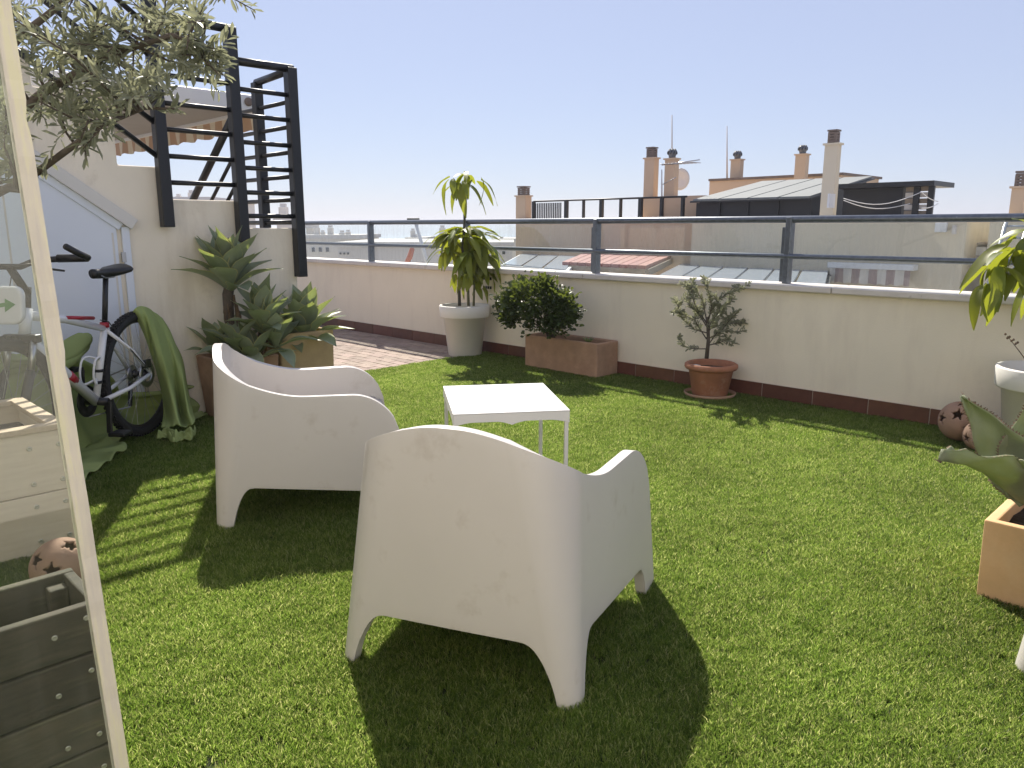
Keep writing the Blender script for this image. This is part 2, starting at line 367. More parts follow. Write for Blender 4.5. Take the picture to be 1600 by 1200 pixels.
# ---------------- artificial turf
def build_turf():
    tuft = MB(); tones = []
    r = random.Random(3)
    for k in range(24):
        x, y = r.gauss(0, .009), r.gauss(0, .009); h = r.uniform(.013, .024); w = r.uniform(.0008, .0014)
        t = r.uniform(0, 6.28); lean = r.uniform(.15, .95) * h; ln = r.uniform(0, 6.28)
        dx, dy = math.cos(t) * w, math.sin(t) * w; lx, ly = math.cos(ln) * lean, math.sin(ln) * lean
        tuft.add([(x - dx, y - dy, 0), (x + dx, y + dy, 0), (x - dx * .8 + lx * .4, y - dy * .8 + ly * .4, h * .65), (x + dx * .8 + lx * .4, y + dy * .8 + ly * .4, h * .65), (x + lx, y + ly, h)],
                 [(0, 1, 3, 2), (2, 3, 4)], True)
        tones += [r.random() * .55] * 5
    me = tuft.mesh('turf_tuft', 'turf', fix=False)
    at = me.attributes.new('tone', 'FLOAT', 'POINT'); at.data.foreach_set('value', tones)
    tobj = bpy.data.objects.new('turf_tuft', me)
    # carpet: cells of 0.2 m in the terrace frame
    cells = MB(); dens = []
    st = .2
    def inside(a, b):
        edge = -5.62 - .03 * (b - 3.7)
        if b > 5.265 or b < -1.6 or a > 3.2: return False
        return a > (edge if b > 2.86 else AW + .01)
    na = int((3.2 + 5.8) / st) + 1; nb = int((5.265 + 1.6) / st) + 1
    for i in range(na):
        for j in range(nb):
            a0 = -5.8 + i * st; a1 = a0 + st; b1 = 5.265 - j * st; b0 = b1 - st
            am, bm_ = (a0 + a1) / 2, (b0 + b1) / 2
            edge = -5.62 - .03 * (bm_ - 3.7) if bm_ > 2.86 else AW + .01
            if a1 <= edge: continue
            a0 = max(a0, edge)
            cells.add([(a0, b0, 0), (a1, b0, 0), (a1, b1, 0), (a0, b1, 0)], [(0, 1, 2, 3)])
            p = W(am, bm_); vis = p.y > .95 and abs(p.x) < p.y * .72 + .5
            d = 5600 if p.y < 2.6 else (4600 if p.y < 4 else 3600)
            dens += [float(d) if vis else 0.0]
    o = cells.build('artificial_grass', ['turf_base', 'turf'], fix=False)
    o.rotation_euler.z = ANG
    at = o.data.attributes.new('dens', 'FLOAT', 'FACE'); at.data.foreach_set('value', dens)
    tag(o, 'bright green artificial turf covering the terrace floor', 'turf', kind='stuff')
    ng = bpy.data.node_groups.new('turf_blades', 'GeometryNodeTree')
    ng.interface.new_socket('Geometry', in_out='INPUT', socket_type='NodeSocketGeometry')
    ng.interface.new_socket('Geometry', in_out='OUTPUT', socket_type='NodeSocketGeometry')
    N = ng.nodes; L = ng.links
    gi = N.new('NodeGroupInput'); go = N.new('NodeGroupOutput')
    na_ = N.new('GeometryNodeInputNamedAttribute'); na_.data_type = 'FLOAT'; na_.inputs['Name'].default_value = 'dens'
    ds = N.new('GeometryNodeDistributePointsOnFaces'); ds.distribute_method = 'RANDOM'
    L.new(gi.outputs[0], ds.inputs['Mesh']); L.new(na_.outputs['Attribute'], ds.inputs['Density'])
    ob = N.new('GeometryNodeObjectInfo'); ob.inputs['Object'].default_value = tobj; ob.inputs['As Instance'].default_value = True
    ip = N.new('GeometryNodeInstanceOnPoints'); L.new(ds.outputs['Points'], ip.inputs['Points']); L.new(ob.outputs['Geometry'], ip.inputs['Instance'])
    rv = N.new('FunctionNodeRandomValue'); rv.data_type = 'FLOAT_VECTOR'; rv.inputs[0].default_value = (-.15, -.15, 0); rv.inputs[1].default_value = (.15, .15, 6.283)
    L.new(rv.outputs[0], ip.inputs['Rotation'])
    rs = N.new('FunctionNodeRandomValue'); rs.data_type = 'FLOAT'; rs.inputs[2].default_value = .75; rs.inputs[3].default_value = 1.2
    L.new(rs.outputs[1], ip.inputs['Scale'])
    jn = N.new('GeometryNodeJoinGeometry'); L.new(gi.outputs[0], jn.inputs[0]); L.new(ip.outputs[0], jn.inputs[0]); L.new(jn.outputs[0], go.inputs[0])
    md = o.modifiers.new('blades', 'NODES'); md.node_group = ng
build_turf()

# ---------------- parapet wall with coping and skirting
par = thing('parapet_wall', 'long low cream parapet wall with stone coping and dark red skirting behind the pots', 'wall', W(0, WALL_B), ANG)
MB().box(-11, 4.5, 0, .22, -.2, .805).build('wall', 'parapet', par)
cm = None
for i in range(14):
    a = -11 + i * 1.1
    o = MB().box(a + .003, a + 1.097, -.045, .265, .806, .85).build('coping_stone', 'coping', par, .008)
sk = MB().box(-.189, .189, -.014, .0, 0, .115).mesh('skirting_tile', 'skirt')
MB().box(-8.9, 4.5, -.009, -.001, 0, .112).build('grout_bed', 'grout', par)
for i in range(30):
    o = link('skirting_tile', sk, par); o.location = (-8.62 + i * .384, 0, 0)
# vent plate with slots
vp = MB().box(-.075, .075, -.012, -.001, -.08, .08).build('vent_plate', 'parapet', par, .004)
va, vz = PB(763, 442, WALL_B); vp.location = (va, 0, vz)
for r_ in range(3):
    for c_ in range(4):
        if r_ == 1: continue
        s_ = MB().box(-.012, .012, -.016, -.0125, -.014, .014).build('vent_slot', 'dark_glass', vp); s_.location = (-.05 + c_ * .033, 0, .045 - r_ * .045)

# ---------------- glass railing on the parapet
rl = thing('glass_railing', 'grey metal railing with clear glass panes on top of the parapet', 'railing', W(0, WALL_B + .1, .85), ANG)
posts = [-9.52, -7.80, -6.08, -4.36, -2.59, -.80, .98, 2.75]
for p in posts:
    o = MB().box(p - .022, p + .022, -.035, .035, 0, .47).build('post', 'railgrey', rl, .006)
    MB().box(p - .055, p - .028, -.012, .012, .01, .40).build('clamp_strip', 'railgrey', rl, .004)
MB().tube([(-11, 0, .455), (4.4, 0, .455)], .026, 14).build('top_rail', 'railgrey', rl)
MB().tube([(-11, -.02, .195), (4.4, -.02, .195)], .019, 12).build('middle_rail', 'railgrey', rl)
for i in range(len(posts) - 1):
    MB().box(posts[i] + .03, posts[i + 1] - .03, .014, .022, .012, .425).build('glass_pane', 'glass', rl)

# ---------------- stair wall (left) with small door
sw = thing('stair_wall', 'stepped cream stair wall with a white slanted closet door behind the bicycle', 'wall', W(AW, 1.7), ANG)
B0 = 1.7
prof = [(-1.0, -.05), (2.87, -.05), (2.87, 1.245), (2.49, 1.245), (2.49, 1.425), (2.00, 1.425), (2.00, 1.62), (1.71, 1.62), (1.71, 1.82), (1.50, 1.82), (1.50, 2.02), (1.30, 2.02), (1.30, 2.22), (1.1, 2.22), (1.1, 2.42), (.9, 2.42), (.9, 2.62), (.7, 2.62), (.7, 2.8), (-1.0, 2.8)]
MB().prism([(b - B0, z) for b, z in prof], -.16, 0, lambda u, v, d: Vector((d, u, v))).build('wall', 'stairwall', sw, .012)
MB().box(-.95, -.161, 1.0, 1.165, -.05, 1.24).build('return_wall', 'stairwall', sw, .01)
for (b0_, b1_, z) in ((2.49, 2.87, 1.245), (2.00, 2.485, 1.425), (1.71, 1.995, 1.62), (1.50, 1.705, 1.82)):
    pass
# door: leaf polygon below a slanted head
def slope_z(b): return 1.26 + (1.74 - b) * (1.59 - 1.26) / (1.74 - 1.29)
dr = MB().prism([(b - B0, z) for b, z in [(.55, .02), (1.66, .02), (1.66, slope_z(1.66) - .07), (.55, slope_z(.55) - .07)]], .002, .014, lambda u, v, d: Vector((d, u, v))).build('door', 'door', sw, .004)
def strip(p, q, w, d0, d1, name, m, par_):
    p = Vector((0, p[0] - B0, p[1])); q = Vector((0, q[0] - B0, q[1])); t = (q - p).normalized(); nn = Vector((0, -t.z, t.y)) * w / 2
    vs = [Vector((d, 0, 0)) + c for d in (d0, d1) for c in (p - nn, q - nn, q + nn, p + nn)]
    return MB().add(vs, [(0, 3, 2, 1), (4, 5, 6, 7), (0, 1, 5, 4), (1, 2, 6, 5), (2, 3, 7, 6), (3, 0, 4, 7)]).build(name, m, par_, .004)
strip((.55, slope_z(.55) + .02), (1.76, slope_z(1.76) + .02), .07, .002, .05, 'door_head_trim', 'trim', sw)
strip((1.71, .02), (1.71, slope_z(1.71) - .03), .045, .003, .022, 'door_jamb_trim', 'door', sw)
strip((.55, slope_z(.55) - .05), (1.685, slope_z(1.685) - .05), .045, .0025, .026, 'door_frame', 'door', sw)
strip((1.635, .05), (1.635, slope_z(1.635) - .12), .012, .013, .0165, 'door_groove', 'trim', dr)
strip((1.09, .05), (1.09, slope_z(1.09) - .12), .01, .013, .0155, 'door_groove', 'greywall', dr)
h_ = MB().box(.014, .028, -.012, .012, -.03, .03).build('door_hinge', 'steel', dr); h_.location = (0, 1.685 - B0, 1.07)

# ---------------- black stair balustrade
AP = AW + .05
bl = thing('stair_balustrade', 'black steel balustrade with many horizontal rungs on the stair wall', 'railing', W(AP, 2.86), ANG)
def P_(a, b, z): return Vector((a - AP, b - 2.86, z))
PW = .055
P1b, P2b, P3b = 1.955, 2.45, 2.87
for b, z0, z1 in ((P1b, 1.25, 2.82), (P2b, 1.15, 2.51), (P3b, .90, 2.32)):
    MB().box(b - 2.86 - .024, b - 2.86 + .024, -.001, .001, 0, 1) if False else None
    o = MB().bar(P_(AP, b, z0), P_(AP, b, z1), .072, .07, up=(0, 1, 0)).build('post', 'black', bl, .005)
def rung(p, q, r, name='rung'): return MB().tube([p, q], r, 8).build(name, 'black', bl)
rung(P_(AP, P1b - .03, 2.80), P_(AP, 1.0, 3.35), .026, 'handrail')
rung(P_(AP, P1b, 2.50), P_(AP, P2b + .02, 2.50), .027, 'handrail')
rung(P_(AP, P2b, 2.31), P_(AP, P3b + .02, 2.315), .027, 'handrail')
for z in (2.34, 2.165, 2.0, 1.845, 1.685, 1.525): rung(P_(AP, P1b, z), P_(AP, P2b, z), .0155)
for z in (2.14, 1.975, 1.805, 1.64, 1.48, 1.325): rung(P_(AP, P2b, z), P_(AP, P3b, z), .0155)
for z in (2.60, 2.42, 2.25, 2.06, 1.86, 1.66): rung(P_(AP, P1b, z), P_(AP, .95, z + (P1b - .95) * .73), .017)
# landing end rail
A4, A5 = -5.52, -5.95
MB().bar(P_(A4, 2.86, 1.24), P_(A4, 2.86, 2.28), .065, .065, up=(0, 1, 0)).build('post', 'black', bl, .005)
MB().bar(P_(A5, 2.86, 1.0), P_(A5, 2.86, 2.10), .04, .04, up=(0, 1, 0)).build('post', 'black', bl, .004)
rung(P_(AP, 2.86, 2.30), P_(A4, 2.86, 2.28), .027, 'handrail')
for z in (2.10, 1.935, 1.765, 1.60, 1.44, 1.285): rung(P_(AP, 2.86, z), P_(A5, 2.86, z), .015)
rung(P_(A5, 2.86, 2.07), P_(A5 - 1.05, 2.86, 1.33), .03, 'handrail')
rung(P_(A5, 2.86, 1.80), P_(A5 - .75, 2.86, 1.27), .0145)
rung(P_(A5, 2.86, 1.58), P_(A5 - .45, 2.86, 1.26), .0145)

# ---------------- awning behind the stairs
aw = thing('awning', 'open awning with white cassette and orange striped valance behind the stairs', 'awning', W(-6.2, 3.2, 2.2), ANG)
MB().box(-.16, 0, -4.8, 0, -.02, .11).build('cassette', 'cassette', aw, .015)
MB().box(-.14, .012, .0, .012, -.015, .105).build('end_cap', 'trim', aw, .004)
MB().lathe([(.0, .0), (.034, .0), (.034, .012), (.02, .016), (0, .016)], 16, (.001, -.07, .05), 'x').build('end_plug', 'cap', aw)
MB().box(-3.4, -.161, -4.8, -.02, .0, .012).build('fabric', 'canvas', aw)
MB().box(-3.4, -.002, -.018, .02, -.03, .03).build('front_bar', 'cassette', aw, .006)
vm = MB(); n = 60
vs = []; fs = []
for i in range(n + 1):
    x = -3.4 + 3.4 * i / n; d = .02 * math.sin(i * .9); dz = .018 * abs(math.sin(i * .55))
    vs += [(x, .0 + d * .2, -.03), (x, .0 + d, -.15 - dz)]
for i in range(n): fs.append((2 * i, 2 * i + 2, 2 * i + 3, 2 * i + 1))
vm.add(vs, fs, True).build('valance', 'awn_stripe', aw)

# ---------------- unseen wall behind the viewer, added to bounce light
hw = MB().box(-7, 1.3, -1.3, -1.0, -.05, 3.4).box(1.302, 1.6, -1.3, 1.0, -.05, 3.4).build('bounce_wall', 'bouncewall'); hw.rotation_euler.z = ANG
tag(hw, 'unseen cream wall added at the near end of the terrace to bounce light', 'wall')
# ================================================================== armchairs
def sstep(t): t = max(0, min(1, t)); return t * t * (3 - 2 * t)
def interp(x, tab):
    n = len(tab)                       # monotone cubic through the table
    for i in range(n - 1):
        (x0, y0), (x1, y1) = tab[i], tab[i + 1]
        if x <= x1:
            def slope(k):
                if k <= 0 or k >= n - 1: return 0.0
                s0 = (tab[k][1] - tab[k - 1][1]) / (tab[k][0] - tab[k - 1][0]); s1 = (tab[k + 1][1] - tab[k][1]) / (tab[k + 1][0] - tab[k][0])
                return 0.0 if s0 * s1 <= 0 else 2 * s0 * s1 / (s0 + s1)
            h = x1 - x0; t = (x - x0) / h; m0, m1 = slope(i) * h, slope(i + 1) * h
            return (2 * t ** 3 - 3 * t * t + 1) * y0 + (t ** 3 - 2 * t * t + t) * m0 + (-2 * t ** 3 + 3 * t * t) * y1 + (t ** 3 - t * t) * m1
    return tab[-1][1]
ZT = .74
def outline(u, z, inset=0.0):
    v = z / ZT; s = 1 if u >= 0 else -1; t = abs(u)
    lp = lambda p, q: p + (q - p) * v
    hb = lp(.365, .315) - inset; hf = lp(.415, .375) - inset
    yb = lp(-.40, -.375) + inset; yf = lp(.43, .33); r = max(.03, lp(.055, .165) - inset * .5)
    if t < .32: x, y = (hb - r) * t / .32, yb
    elif t < .52:
        th = (t - .32) / .20 * math.pi / 2; x, y = hb - r + r * math.sin(th), yb + r - r * math.cos(th)
    else:
        k = (t - .52) / .48; x, y = hb + (hf - hb) * k, yb + r + (yf - yb - r) * k
    y += .018 * (1 - min(1, t / .4) ** 2) * -1 * v      # the back bows outwards a little
    return Vector((s * x, y, z))
def ztop(u):
    t = abs(u)
    s = .47 * t if t < .32 else (.15 + 1.3 * (t - .32) if t < .52 else .41 + 1.12 * (t - .52))     # length along the rim
    z = .553 + .185 * (1 - sstep((s - .015) / .61))
    if t > .86: k = (t - .86) / .14; z -= .17 * (1 - math.sqrt(max(0, 1 - k * k)))
    return z
def zbot(u):
    t = abs(u)
    def notch(t, lo, hi, h0, h1, rad):       # opening between two legs with rounded top corners
        if t <= lo or t >= hi: return 0.0
        h = h0 + (h1 - h0) * (t - lo) / (hi - lo)
        d = min(t - lo, hi - t) / rad
        return h * (1 - (1 - min(1, d)) ** 3.2) ** .6
    if t < .325: return notch(t, -.325, .325, .175, .175, .10) 
    return notch(t, .528, .93, .18, .125, .05)
def make_chair_meshes():
    us = []
    crit = [0, .20, .28, .315, .325, .34, .40, .44, .47, .515, .528, .54, .56, .60, .80, .88, .915, .925, .94, 1.0]
    for p, q in zip(crit, crit[1:]):
        n = max(3, int((q - p) / .012)); us += [p + (q - p) * i / n for i in range(n)]
    us.append(1.0); us = [-u for u in reversed(us[1:])] + us
    nv = 16; mb = MB(); vs = []; fs = []
    for u in us:
        z0, z1 = zbot(u), ztop(u)
        for j in range(nv + 1):
            k = j / nv; z = z0 + (z1 - z0) * k; vs.append(outline(u, z))
    for i in range(len(us) - 1):
        for j in range(nv): q = i * (nv + 1) + j; fs.append((q, q + 1, q + nv + 2, q + nv + 1))
    mb.add(vs, fs, True)
    shell = mb.mesh('shell', 'white_plastic', fix=False)
    # seat: follows the inside of the shell, dished, with front apron
    st = MB(); vs = []; fs = []; nx, ny = 18, 16
    for j in range(ny + 1):
        k = j / ny; y = -.345 + .715 * k; zs = .30 + .065 * k + .02 * max(0, (k - .85) / .15) * 0
        for i in range(nx + 1):
            s = -1 + 2 * i / nx; hw = (.305 + .05 * k) if k > .2 else .22 + .095 * math.sin(k / .2 * math.pi / 2)
            z = zs + .03 * abs(s) ** 4 + (.06 * (1 - k / .12) ** 2 if k < .12 else 0)
            if k > .9: z -= .03 * ((k - .9) / .1) ** 2
            vs.append((s * hw, y, z))
    for j in range(ny):
        for i in range(nx): q = j * (nx + 1) + i; fs.append((q, q + 1, q + nx + 2, q + nx + 1))
    base = len(vs)
    for (dy, z) in ((.012, .28), (.012, .19), (.0, .155)):
        for i in range(nx + 1):
            s = -1 + 2 * i / nx; vs.append((s * .36, .37 + dy, z))
    rows = [ny * (nx + 1)] + [base + r * (nx + 1) for r in range(3)]
    for r0, r1 in zip(rows, rows[1:]):
        for i in range(nx): fs.append((r0 + i, r0 + i + 1, r1 + i + 1, r1 + i))
    st.add(vs, fs, True)
    seat = st.mesh('seat', 'white_plastic', fix=False)
    return shell, seat
CH_SHELL, CH_SEAT = make_chair_meshes()
def chair(label, a, b, rz):
    t = thing('plastic_armchair', label, 'armchair', W(a, b, .0), rz, 'white plastic armchairs on the turf')
    s = link('shell', CH_SHELL, t); m = s.modifiers.new('thick', 'SOLIDIFY'); m.thickness = .036; m.offset = 1; m.use_even_offset = False
    bv = s.modifiers.new('bevel', 'BEVEL'); bv.width = .014; bv.segments = 4; bv.limit_method = 'ANGLE'; bv.angle_limit = math.radians(50)
    q = link('seat', CH_SEAT, t); m = q.modifiers.new('thick', 'SOLIDIFY'); m.thickness = .012; m.offset = -1
    return t
def frame_dir(da, db): w = W(da, db); return math.atan2(w.y, w.x)
# near chair: back turned to the viewer
chair('nearest white plastic armchair, its back turned to the viewer', -1.655, 1.60, math.radians(-20.5))
chair('white plastic armchair seen from its side, in front of the agave planters', -3.15, 1.79, math.radians(-75))
chair('white plastic armchair at the right edge, only one leg in view', +.03, 2.72, math.radians(-60))

# ================================================================== side table
tb = thing('side_table', 'low white metal side table with scalloped apron between the armchairs', 'table', W(-2.60, 2.515, 0), math.radians(9))
TWX, TWY, TH = .525, .62, .45
MB().box(-TWX / 2, TWX / 2, -TWY / 2, TWY / 2, TH - .006, TH).build('table_top', 'table_white', tb, .003)
def apron(L):
    pts = [(-L / 2, 0)]; n = 40
    low = []
    for i in range(n + 1):
        k = i / n; s = abs(2 * k - 1)
        d = .052 - .016 * math.sin(min(1, (1 - s) / .35) * math.pi / 2) if s > .65 else .036
        if s < .26: d = .036 + .016 * (1 - s / .26) ** 1.6
        low.append((-L / 2 + L * k, -d))
    return [(-L / 2, 0)] + low + [(L / 2, 0)]
for s in (-1, 1):
    MB().prism(apron(TWX - .006)[::-1], -.0015, .0015, lambda u, v, d, s=s: Vector((u, s * (TWY / 2 - .002) + d, TH - .006 + v))).build('apron', 'table_white', tb)
    MB().prism(apron(TWY - .012)[::-1], -.0015, .0015, lambda u, v, d, s=s: Vector((s * (TWX / 2 - .002) + d, u, TH - .006 + v))).build('apron', 'table_white', tb)
for sx in (-1, 1):
    for sy in (-1, 1):
        o = MB().box(-.009, .009, -.009, .009, 0.0, TH - .0065).build('leg', 'table_white', tb, .003); o.location = (sx * (TWX / 2 - .014), sy * (TWY / 2 - .014), 0)

# ================================================================== leaves
def leaf_mesh(name, mt, L=1.0, Wd=.28, droop=.25, fold=.12, nseg=6, shape='lance', margin=None, wave=0.0, seed=0):
    mb = MB(); vs = []; fs = []; ys = (-1, -.5, 0, .5, 1); r = random.Random(seed)
    for i in range(nseg + 1):
        k = i / nseg
        if shape == 'lance': w = math.sin(math.pi * min(1, k * .93 + .05)) ** .8
        elif shape == 'agave': w = .50 + .50 * math.sin(math.pi * min(1, max(0, (k + .12) / 1.1)) ** 1.1) if k < .62 else (1 - ((k - .62) / .38) ** 1.6) * 1.0
        else: w = math.sin(math.pi * (k * .8 + .18)) ** .6 * (1 if k < .98 else .3)
        if shape == 'agave' and k >= .62: w = max(.02, w)
        w *= Wd / 2; x = L * k; z = -droop * k * k * L
        for s in ys:
            vs.append((x - (.04 * L * s * s if shape == 'round' else 0), s * w, z + fold * Wd * (abs(s) ** 1.6) * (1 - .5 * k) + wave * Wd * math.sin(k * 9 + s * 2 + seed) * abs(s)))
    for i in range(nseg):
        for j in range(4): q = i * 5 + j; fs.append((q, q + 5, q + 6, q + 1))
    mb.add(vs, fs, True)
    return mb.mesh(name, mt, fix=False)
def agave_leaf_mesh(name, L=1.0, Wd=.36, droop=.1, seed=0, mts=('agave', 'agave_lit_edge')):
    mb = MB(); vs = []; fs = []; mi = []; ys = (-1, -.93, -.55, 0, .55, .93, 1); n = 12; r = random.Random(seed)
    for i in range(n + 1):
        k = i / n
        w = interp(k, [(0, .42), (.12, .40), (.30, .70), (.48, .98), (.62, .97), (.78, .68), (.90, .30), (1.0, .012)]) * Wd / 2
        x = L * k; z = -droop * L * k ** 2.2 + .05 * L * math.sin(math.pi * k)
        for s in ys: vs.append((x, s * w, z + .55 * w * abs(s) ** 1.7 * (1 - .55 * k) + .010 * math.sin(k * 11 + seed + s) * abs(s)))
    m = len(ys)
    for i in range(n):
        for j in range(m - 1):
            q = i * m + j; fs.append((q, q + m, q + m + 1, q + 1)); mi.append(1 if j in (0, m - 2) else 0)
    mb.add(vs, fs, True); me = mb.mesh(name, list(mts), fix=False); me.polygons.foreach_set('material_index', mi); return me
def orient(pos, d, up=(0, 0, 1), roll=0.0, scale=1.0, wscale=None):
    d = Vector(d).normalized(); up = Vector(up)
    y = up.cross(d)
    if y.length < .02: y = Vector((0, 1, 0))
    y.normalize(); z = d.cross(y).normalized()
    M = Matrix((d, y, z)).transposed().to_4x4()
    return Matrix.Translation(Vector(pos)) @ M @ Matrix.Rotation(roll, 4, 'X') @ Matrix.Diagonal((scale, wscale or scale, scale, 1))

# ------------------------------------------------------------------ pots
def round_pot(parent, r0, r1, h, mt, band=.12, band_out=.02, th=.018, soil=.05):
    p = [(0, .0), (r0 - .012, 0), (r0, .012), (r0 + (r1 - band_out - r0) * (h - band) / h, h - band), (r1 - .006, h - band + .004), (r1, h - band + .014), (r1 + .006, h - .008), (r1, h), (r1 - th + .004, h), (r1 - th, h - .01), (r1 - th - .03, h - soil - .01)]
    MB().lathe(p, 48).build('pot', mt, parent)
    s = MB(); n = 24; vs = [(0, 0, h - soil + .01)]
    R = r1 - th - .012
    for k in range(n): vs.append((R * math.cos(k * 2 * math.pi / n), R * math.sin(k * 2 * math.pi / n), h - soil - .004))
    s.add(vs, [(0, 1 + k, 1 + (k + 1) % n) for k in range(n)], True).build('soil', 'soil', parent)
def box_planter(parent, la, lb, h, mt, th=.03, soil=.05, bevel=.01, taper=.0):
    o = MB(); a, b = la / 2, lb / 2; t = th
    ring = lambda x, y, z: [(-x, -y, z), (x, -y, z), (x, y, z), (-x, y, z)]
    vs = ring(a - taper, b - taper, 0) + ring(a, b, h) + ring(a - t, b - t, h) + ring(a - t, b - t, h - soil - .02)
    fs = [(3, 2, 1, 0)]
    for r0 in (0, 4, 8):
        for k in range(4): fs.append((r0 + k, r0 + (k + 1) % 4, r0 + 4 + (k + 1) % 4, r0 + 4 + k))
    fs.append((12, 13, 14, 15))
    o.add(vs, fs).build('planter', mt, parent, bevel)
    s = MB(); n = 8; vs = []; 
    for i in range(n + 1):
        for j in range(n + 1): vs.append((-a + t + .001 + (la - 2 * t - .002) * i / n, -b + t + .001 + (lb - 2 * t - .002) * j / n, h - soil + rnd.uniform(-.008, .012)))
    s.add(vs, [(i * (n + 1) + j, (i + 1) * (n + 1) + j, (i + 1) * (n + 1) + j + 1, i * (n + 1) + j + 1) for i in range(n) for j in range(n)], True).build('soil', 'soil', parent)

# ------------------------------------------------------------------ drooping-leaf tree (two of them)
DROOP = [leaf_mesh('leaf', 'leaf_yellow', 1, .36, dr_, .10, 7, 'lance', wave=.05, seed=k) for k, dr_ in enumerate((.45, .75, 1.05))]
def whorl(parent, c, n, length, r, pitch=(-1.2, .1), az0=None, spread=6.283, branch=True):
    c = Vector(c)
    for i in range(n):
        az = (r.uniform(0, 6.283) if az0 is None else az0 + r.uniform(-.5, .5) * spread); pt = r.uniform(*pitch) + .42
        d = Vector((math.cos(az) * math.cos(pt), math.sin(az) * math.cos(pt), math.sin(pt)))
        l = length * r.uniform(.7, 1.15); off = Vector((math.cos(az), math.sin(az), r.uniform(-.2, .6))) * r.uniform(.01, .06)
        link('leaf', r.choice(DROOP), parent, M=orient(c + off, d, roll=r.uniform(-.4, .4), scale=l * 1.12, wscale=l * r.uniform(1.0, 1.35)))

p1 = thing('potted_tree', 'tall white pot with a drooping yellow-green tree, bare stem rising above the railing', 'potted plant', W(-5.72, 5.02), ANG)
round_pot(p1, .165, .243, .50, 'pot_white')
def L1(px, py, d=0.0):       # pixel -> local point of the first tree (at its own depth)
    base = p1.matrix_world if False else None
    o = W(-5.72, 5.02); P = PY(px, py, o.y + d) - o
    return Vector((P.dot(TX), P.dot(NX), P.z))
for pts, r0, r1 in (([(718, 478), (717, 440), (722, 400), (726, 345), (725, 320), (727, 300), (722, 285)], .016, .008),
                    ([(732, 478), (731, 440), (733, 400), (742, 375)], .014, .008),
                    ([(740, 478), (741, 445), (736, 410), (715, 380)], .012, .006)):
    P = [L1(*q) for q in pts]; n = len(P)
    MB().tube(P, [r0 + (r1 - r0) * i / (n - 1) for i in range(n)], 8).build('stem', 'stem' if r0 < .015 else 'stem_dark', p1)
r = random.Random(21)
for (px, py, dd, n, ln, pt) in ((722, 288, 0, 9, .19, (-1.25, -.35)), (708, 280, -.05, 5, .18, (-1.3, -.5)), (742, 283, .03, 6, .19, (-1.3, -.5)), (730, 274, .0, 7, .14, (-.9, .3)),
                                (727, 360, 0, 22, .20, (-.9, .3)), (708, 368, -.1, 16, .18, (-1.2, .1)), (745, 370, .05, 18, .20, (-1.2, .1)), (700, 392, -.1, 13, .15, (-1.3, -.2)), (730, 372, -.15, 16, .19, (-1.3, -.2)), (756, 385, -.05, 14, .18, (-1.3, -.2)),
                                (755, 400, 0, 16, .19, (-1.4, -.5)), (735, 395, -.12, 18, .20, (-1.4, -.3)), (745, 415, .0, 14, .18, (-1.4, -.6)), (722, 380, .1, 14, .19, (-1.2, 0)),
                                (760, 425, .05, 6, .17, (-1.4, -.7)), (718, 430, -.05, 5, .13, (-1.4, -.6)), (736, 430, -.1, 6, .16, (-1.4, -.6)), (748, 450, 0, 4, .10, (-1.4, -.4))):
    whorl(p1, L1(px, py, dd), n, ln, r, pt)

p2a, p2b = -.87, 4.98
p2 = thing('potted_tree', 'white pot at the right edge with large drooping yellow-green leaves', 'potted plant', W(p2a, p2b), ANG)
round_pot(p2, .165, .243, .50, 'pot_white')
def L2(px, py, d=0.0):
    o = W(p2a, p2b); P = PY(px, py, o.y + d) - o
    return Vector((P.dot(TX), P.dot(NX), P.z))
MB().tube([L2(1640, 560), L2(1648, 480), L2(1640, 420), L2(1625, 375)], [.016, .014, .011, .008], 8).build('stem', 'stem', p2)
MB().tube([L2(1645, 450), L2(1620, 405), L2(1590, 400)], [.01, .008, .005], 8).build('branch', 'stem', p2)
MB().tube([L2(1642, 470), L2(1605, 445), L2(1572, 425)], [.01, .008, .005], 8).build('branch', 'stem', p2)
r = random.Random(5)
for (px, py, dd, n, ln, pt) in ((1585, 392, -.1, 8, .17, (-1.4, -.3)), (1600, 375, 0, 8, .17, (-1.1, .2)), (1562, 420, -.05, 8, .15, (-1.45, -.6)), (1545, 445, -.1, 6, .14, (-1.5, -.9)), (1575, 400, .0, 7, .16, (-1.5, -.6)),
                                (1620, 365, 0, 9, .18, (-1.2, .3)), (1650, 390, 0, 10, .19, (-1.3, 0)), (1610, 415, 0, 7, .16, (-1.4, -.4)), (1680, 420, 0, 9, .18, (-1.4, -.2)), (1640, 440, 0, 8, .17, (-1.4, -.4))):
    whorl(p2, L2(px, py, dd), n, ln, r, pt)
MB().tube([L2(1612, 575, -.1), L2(1592, 548, -.1), L2(1574, 525, -.1)], [.003, .0025, .0015], 6).build('seed_stalk', 'dry', p2)
for k in range(7):
    c = L2(1571 + k * 3.2, 524 + k * 2.2 + (k % 2) * 4 - 2, -.1)
    MB().lathe([(0, -.008), (.006, -.003), (.006, .003), (0, .008)], 6, c).build('bud', 'dry', p2)

